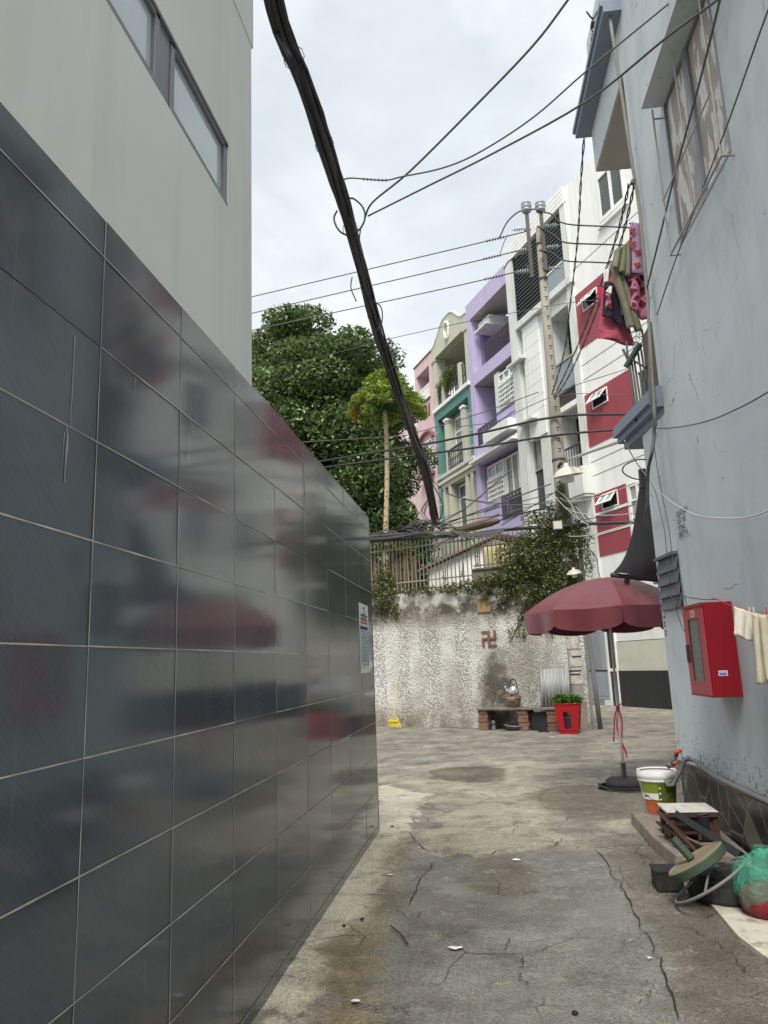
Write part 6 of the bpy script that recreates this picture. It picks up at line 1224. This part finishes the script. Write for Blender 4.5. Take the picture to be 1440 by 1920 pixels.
def conductors():
    for i,(a,b_) in enumerate((((938,446),(470,557)),((932,480),(470,588)),((935,518),(470,620)))):
        A=Pl(a,.25);B_=Pl(b_,.25); far=ext(A,B_,2.0); pts=[Pl(((984,431),(984,462),(986,494))[i],.25),A,B_,far]; nm=('uppermost','middle','lowest')[i]
        wire(nm+' of the three power lines running left from the insulators',smooth_path(pts,5),.016,'cable_grey','power_line','power line','power lines on the pole')
        pts=[Pl(((1008,396),(1008,424),(1010,470))[i],.25),Pl(((1035,402),(1038,440),(1035,474))[i],.25),Pl(((1062,420),(1062,455),(1060,489))[i],.25),Pl(((1180,427),(1155,459),(1140,493))[i],.25)]; pts.append(ext(pts[2],pts[3],3.5))
        wire(nm+' of the three power lines leaving the pole to the right behind the laundry',smooth_path(pts,5),.02,'cable','power_line','power line','power lines on the pole')
        # preformed grips
        m=MB(); d=Vector(B_)-Vector(A); d.normalize(); 
        for k in range(7): q=Vector(A)+d*(.08*k-.1); m.lathe(tuple(q),[(.016,0),(.045,.005),(.016,.012)],8,axis=tuple(d))
        o=m.build('wire_grip','cable_grey',None); tag(o,'ribbed wire grip on the '+nm+' line left of the pole','clamp','wire grips')
    jl=smooth_path([Pl((936,447),.25),Pl((950,418),.25),Pl((968,400),.25),Pl((984,394),.25),Pl((1008,392),.25)],5); wire('arched jumper cable passing over both pin insulators',jl,.022,'cable_grey','jumper_cable'); jl=smooth_path([Pl((945,505),.25),Pl((952,492),.25),Pl((968,480),.25),Pl((988,474),.25)],5); wire('short curved jumper cable left of the pole head',jl,.02,'cable_grey','jumper_cable')
    jl=smooth_path([Pl((938,475),.25),Pl((946,452),.25),Pl((952,440),.25)],5); wire('thin slack jumper between the upper two left lines',jl,.012,'cable_grey','jumper_cable')
    for lab,q,r in (('upper thick black cable crossing in front of the townhouses',[(1440,765),(1190,776),(1045,781),(900,812),(784,835),(600,865)],.032),('lower thick black cable crossing in front of the townhouses',[(1440,795),(1190,804),(1042,816),(900,838),(784,853),(610,876)],.03),('thin grey cable crossing the dark tree above the thick ones',[(1010,735),(900,775),(784,810),(740,818),(565,829)],.012),('faint high wire passing the pediment',[(1010,578),(890,600),(740,633),(690,646)],.010),('fine wire from the pole to the red-panelled house',[(1018,575),(1090,565),(1130,562)],.008),('thin cable from the pole crossing the white siding',[(1030,745),(985,765),(930,790),(860,800)],.01),('thin wire from pole to second red panel',[(1040,745),(1090,738),(1180,742)],.009),('wire rising right from the pole to the drying rack',[(1036,740),(1080,722),(1150,700),(1180,690)],.01)):
        P=[Pl(p,.2) for p in q]; 
        if abs(q[-1][0]-q[0][0])>300: P.append(ext(P[-2],P[-1],3))
        wire(lab,smooth_path(P,5),r,'cable' if r>.02 else 'cable_grey','overhead_cable')
    for i,q in enumerate(([(1033,907),(960,935),(880,965),(830,985)],[(1036,925),(940,950),(850,975),(815,985)],[(1036,938),(950,962),(880,985),(820,992)],[(1038,948),(960,968),(900,990)],[(1042,958),(980,985),(900,1000),(830,1003)],[(1045,920),(1000,948),(940,985)],[(815,985),(870,955),(930,905),(960,880)],[(820,990),(880,975),(950,965),(1010,960)],[(835,925),(880,938),(950,947),(1040,942)],[(815,985),(760,1000),(690,1008)],[(820,975),(860,960),(905,930)])):
        wire(('thin slack cable sagging between the pole and the tangle, strand ending near '+('the far end','the knot','the fence','the purple house','the mat roll','the shrub','the mesh railing','the parapet','the loop','the tiled corner','the green house')[i]),smooth_path([Pl(p,.3+.03*i) for p in q],4),.011 if i%3 else .018,'cable' if i%2 else 'cable_grey','drop_cable')
    # black trunk cable along the wall top
    t=thing('trunk_cable','heavy black cable trunk slung along the garden wall top past the pole','cable bundle',(0,0,0)); m=MB()
    for s in range(12):
        oz=random.uniform(-2.5,2.5); q=[(560,1018+oz),(690,1013+oz),(760,1010+oz),(830,1006-oz),(900,1000+oz),(945,993+oz*.6),(1060,985+oz*.7),(1120,981+oz*.5),(1190,979+oz*.5),(1240,979+oz*.5)]; m.tube(smooth_path([Pl(p,.35+random.uniform(-.06,.06)) for p in q],4),[.018,.03,.022][s%3],6)
    m.build('strands','cable',t,smooth=True); m=MB()
    for s in range(5):
        q=[(690,1008+s),(730,1003+2*s),(790,1000),(860,998+s),(900,1003),(940,995)]; m.tube(smooth_path([Pl((p[0]+random.uniform(-6,6),p[1]+random.uniform(-3,3)),.5) for p in q],4),.014,5)
    m.build('pale_strand','cable_grey',t,smooth=True)
    # tangle of old wires and netting where the bundle lands
    t=thing('wire_tangle','matted heap of old wires and debris where the diagonal bundle meets the wall top','tangle',(0,0,0)); m=MB(); g=MB()
    for s in range(60):
        x0=random.uniform(700,880); w_=random.uniform(20,70); y0=1004-22*math.exp(-((x0-805)/45)**2)+random.uniform(-4,6); q=[(x0-w_*.5,y0+8+random.uniform(-3,3)),(x0-w_*.2,y0+random.uniform(-6,4)),(x0+w_*.2,y0+random.uniform(-6,4)),(x0+w_*.5,y0+7+random.uniform(-3,3))]
        (m if s%2 else g).tube(smooth_path([Pl(p,.3+random.uniform(-.1,.15)) for p in q],4),random.choice([.007,.011,.016]),5)
    for s in range(5): q=[(812+random.uniform(-8,8),985),(800+random.uniform(-14,14),960+random.uniform(-6,6)),(806+random.uniform(-8,8),935)]; m.tube(smooth_path([Pl(p,.2) for p in q],3),.014,5)
    for s in range(6): q=[(770-5*s,1004),(790-3*s,992-s),(808,975)]; g.tube(smooth_path([Pl(p,.25) for p in q],3),.016,5)
    m.build('old_wire','cable_grey',t,smooth=True); g.build('black_wire','cable',t,smooth=True)
    t=thing('rolled_mat','brown rolled mat lodged on top of the trunk cable','mat',Pl((880,990),.2)); lo=local(t); m=MB(); P=smooth_path([lo(Pl(p,.2)) for p in ((835,1003),(870,992),(910,981),(936,977))],3); m.tube(P,[.03,.07,.09,.1,.11,.12,.12,.11,.08,.05][:len(P)],9); m.build('roll','wood_old',t,smooth=True)
    wire('pale double cable looping under the rolled mat up to the trunk cable',smooth_path([Pl(p,.55) for p in ((845,995),(880,1008),(915,1006),(945,994))],4),.016,'cable_grey','drop_cable')
conductors()
def near_wires():
    def W(label,q,r=.008,m='cable_grey',nm='overhead_cable'): wire(label,smooth_path([aty(p,y) for p,y in q],5),r,m,nm)
    W('steep cable climbing right from the hook on the diagonal bundle',[((684,408),7.2),((700,378),7.0),((770,320),6.6),((900,190),6.0),((1000,85),5.6),((1065,0),5.3),((1180,-160),4.9)],.011)
    def W2(label,px,y0,r):
        E=hit(px[-1],FR.o+FR.n*.01,FR.n); x0,x1=px[0][0],px[-1][0]; q=[aty(p,y0+(E[1]-y0)*(p[0]-x0)/(x1-x0)) for p in px]; wire(label,smooth_path(q,5),r,'cable_grey','overhead_cable')
    W2('slack cable with twisted splice reaching right across the sky',[(640,338),(660,334),(720,338),(755,331),(830,315),(900,285),(1000,220),(1100,133),(1262,0),(1300,-35)],6.6,.008)
    W2('straight cable from the hook to the papered window of the blue house',[(690,405),(800,350),(920,290),(1100,190),(1250,70),(1345,0),(1400,-45)],7.3,.010)
    m=MB(); 
    for k in range(7): P=aty((680+7*k,336+.4*k),6.62); m.lathe(tuple(P),[(.006,0),(.016,.01),(.006,.02)],8,axis=(1,0,0))
    o=m.build('splice','cable_grey',None); tag(o,'twisted splice on the slack cable right of the diagonal bundle','splice')
    X=lambda p,o=.06: tuple(map(float,hit(p,FR.o+FR.n*o,FR.n)))
    def WR(label,q,r=.006,m='cable_grey',nm='wall_cable',g='cables on the blue house'): wire(label,smooth_path([X(p[:2],p[2] if len(p)>2 else .06) for p in q],5),r,m,nm,'cable',g)
    WR('dark cable slanting down the blue wall left of the papered window',[(1362,-60,.3),(1345,20,.25),(1310,160,.2),(1262,340),(1238,440),(1218,520),(1212,545)],.009)
    WR('dark cable slanting across the lower corner of the papered window',[(1470,-60,.3),(1425,60,.2),(1365,230,.1),(1300,400),(1262,500),(1232,590)],.006)
    WR('grey cable swinging from the corner up to the right edge of the picture',[(1228,803),(1250,803),(1290,798),(1340,785),(1400,758),(1440,735),(1520,690)],.006)
    WR('pale cable hanging in a deep swag across the blue wall',[(1171,826,.5),(1190,862,.3),(1212,892,.15),(1240,925),(1270,948),(1310,967),(1360,972),(1400,970),(1440,958),(1520,920)],.006,'cable_white')
    WR('cluster of dark cables running down the splayed corner',[(1226,790,.12),(1226,820,.14),(1222,850,.2),(1216,875,.2),(1214,905,.2),(1214,940,.2),(1211,965,.2),(1214,985,.1)],.018)
    WR('thin cable falling from the corner to the louvred vent, right strand',[(1226,830),(1231,870),(1237,905),(1246,950),(1254,990),(1260,1040),(1268,1090),(1276,1115)],.004); WR('thin cable falling from the corner to the louvred vent, left strand',[(1214,892,.1),(1228,920,.08),(1238,960),(1247,1000),(1250,1045)],.004)
    WR('black cable looping in the air under the cornice',[(1212,862,.2),(1195,862,.35),(1172,872,.5),(1168,885,.5),(1182,895,.4),(1200,899,.2),(1214,895,.15)],.007,'cable')
    WR('thin coil of cable dangling over the louvred vent',[(1250,1050),(1256,1080),(1254,1100),(1258,1118),(1266,1124),(1274,1112)],.003); WR('thin cable drooping from the vent to the top of the red cabinet',[(1276,1116),(1290,1120),(1320,1124),(1345,1124)],.004,'cable'); WR('thin cable drooping behind the left side of the red cabinet',[(1274,1118),(1268,1140),(1275,1165),(1283,1184)],.004,'cable'); WR('short vertical cable beside the red cabinet top',[(1270,1030),(1276,1080),(1282,1112),(1288,1135)],.004)
    def tw(label,q):  # twisted pair from the blue house to the pole
        C=[np.array(p) for p in smooth_path([aty(p,y) for p,y in q],12)]; m=MB()
        for s in (0,math.pi): m.tube([tuple(p+np.array([.012*math.cos(i*.9+s),0,.012*math.sin(i*.9+s)])) for i,p in enumerate(C)],.009,5)
        o=m.build('twisted_cable','cable',None,smooth=True); tag(o,label,'cable','twisted service cables')
    tw('twisted cable hanging from the eave bracket down to the pole, leftmost',[((1112,62),8.3),((1106,110),8.6),((1100,200),9.2),((1090,330),10.3),((1083,450),12),((1068,580),14),((1058,660),16),((1035,740),17.9)])
    tw('twisted cable from behind the bamboo pole to the utility pole, left of the pair',[((1180,345),8),((1160,430),9.2),((1128,530),11.3),((1095,620),13.8),((1060,700),16.2),((1038,745),17.9)]); tw('twisted cable from behind the bamboo pole to the utility pole, right of the pair',[((1190,345),8),((1168,440),9.2),((1135,540),11.3),((1100,632),13.8),((1066,706),16.2),((1040,748),17.9)])
    m=MB(); q=[((1100,22),7.9),((1112,35),7.9),((1120,22),7.9),((1135,20),7.8)]; m.tube(smooth_path([aty(p,y) for p,y in q],4),.012,5); m.tube(smooth_path([aty(p,y) for p,y in (((1112,35),7.9),((1108,50),8),((1114,62),8.1),((1122,54),8.1))],4),.008,5); m.tube([aty((1112,40),7.9),aty((1110,52),8)],.022,6); o=m.build('eave_bracket','dark_metal',None,smooth=True); tag(o,'rusty hook and insulator on the eave of the blue house','bracket')
    m=MB(); m.tube([aty((1063,863),17.7),aty((1112,845),15.5),aty((1166,826),12.5),aty((1215,808),9.6)],.035,8); o=m.build('conduit','cable_white',None,smooth=True); tag(o,'long pale conduit reaching from the big lamp to the blue house','pipe')
    for i,(a,b_,l) in enumerate((((1062,940),(1190,905),'pale wire'),((1064,975),(1190,945),'second pale wire'),((1062,955),(1190,962),'grey wire'),((1064,1005),(1190,978),'low pale wire'),((1040,930),(1105,985),'steep pale wire'))):
        wire(l+' spanning from the pole to the splayed corner',sag(aty(a,17.7),aty(b_,11.0 if i<4 else 17.3),.08),.009,'cable_white' if i%2==0 or i==3 else 'cable_grey','drop_cable')
    for i in range(7):
        a=(1040+3*i,915+6*i); b_=(1085+6*i,975+2*i); wire('slack service wire '+('topmost','second from the top','third from the top','in the middle','third from the bottom','second from the bottom','lowest')[i]+' of the fan draping off the pole creeper',smooth_path([aty(a,17.75),aty(((a[0]+b_[0])/2+4,(a[1]+b_[1])/2-6),17.6),aty(b_,17.5)],4),.009,('cable_white','cable_grey','cable')[i%3],'drop_cable')
near_wires()
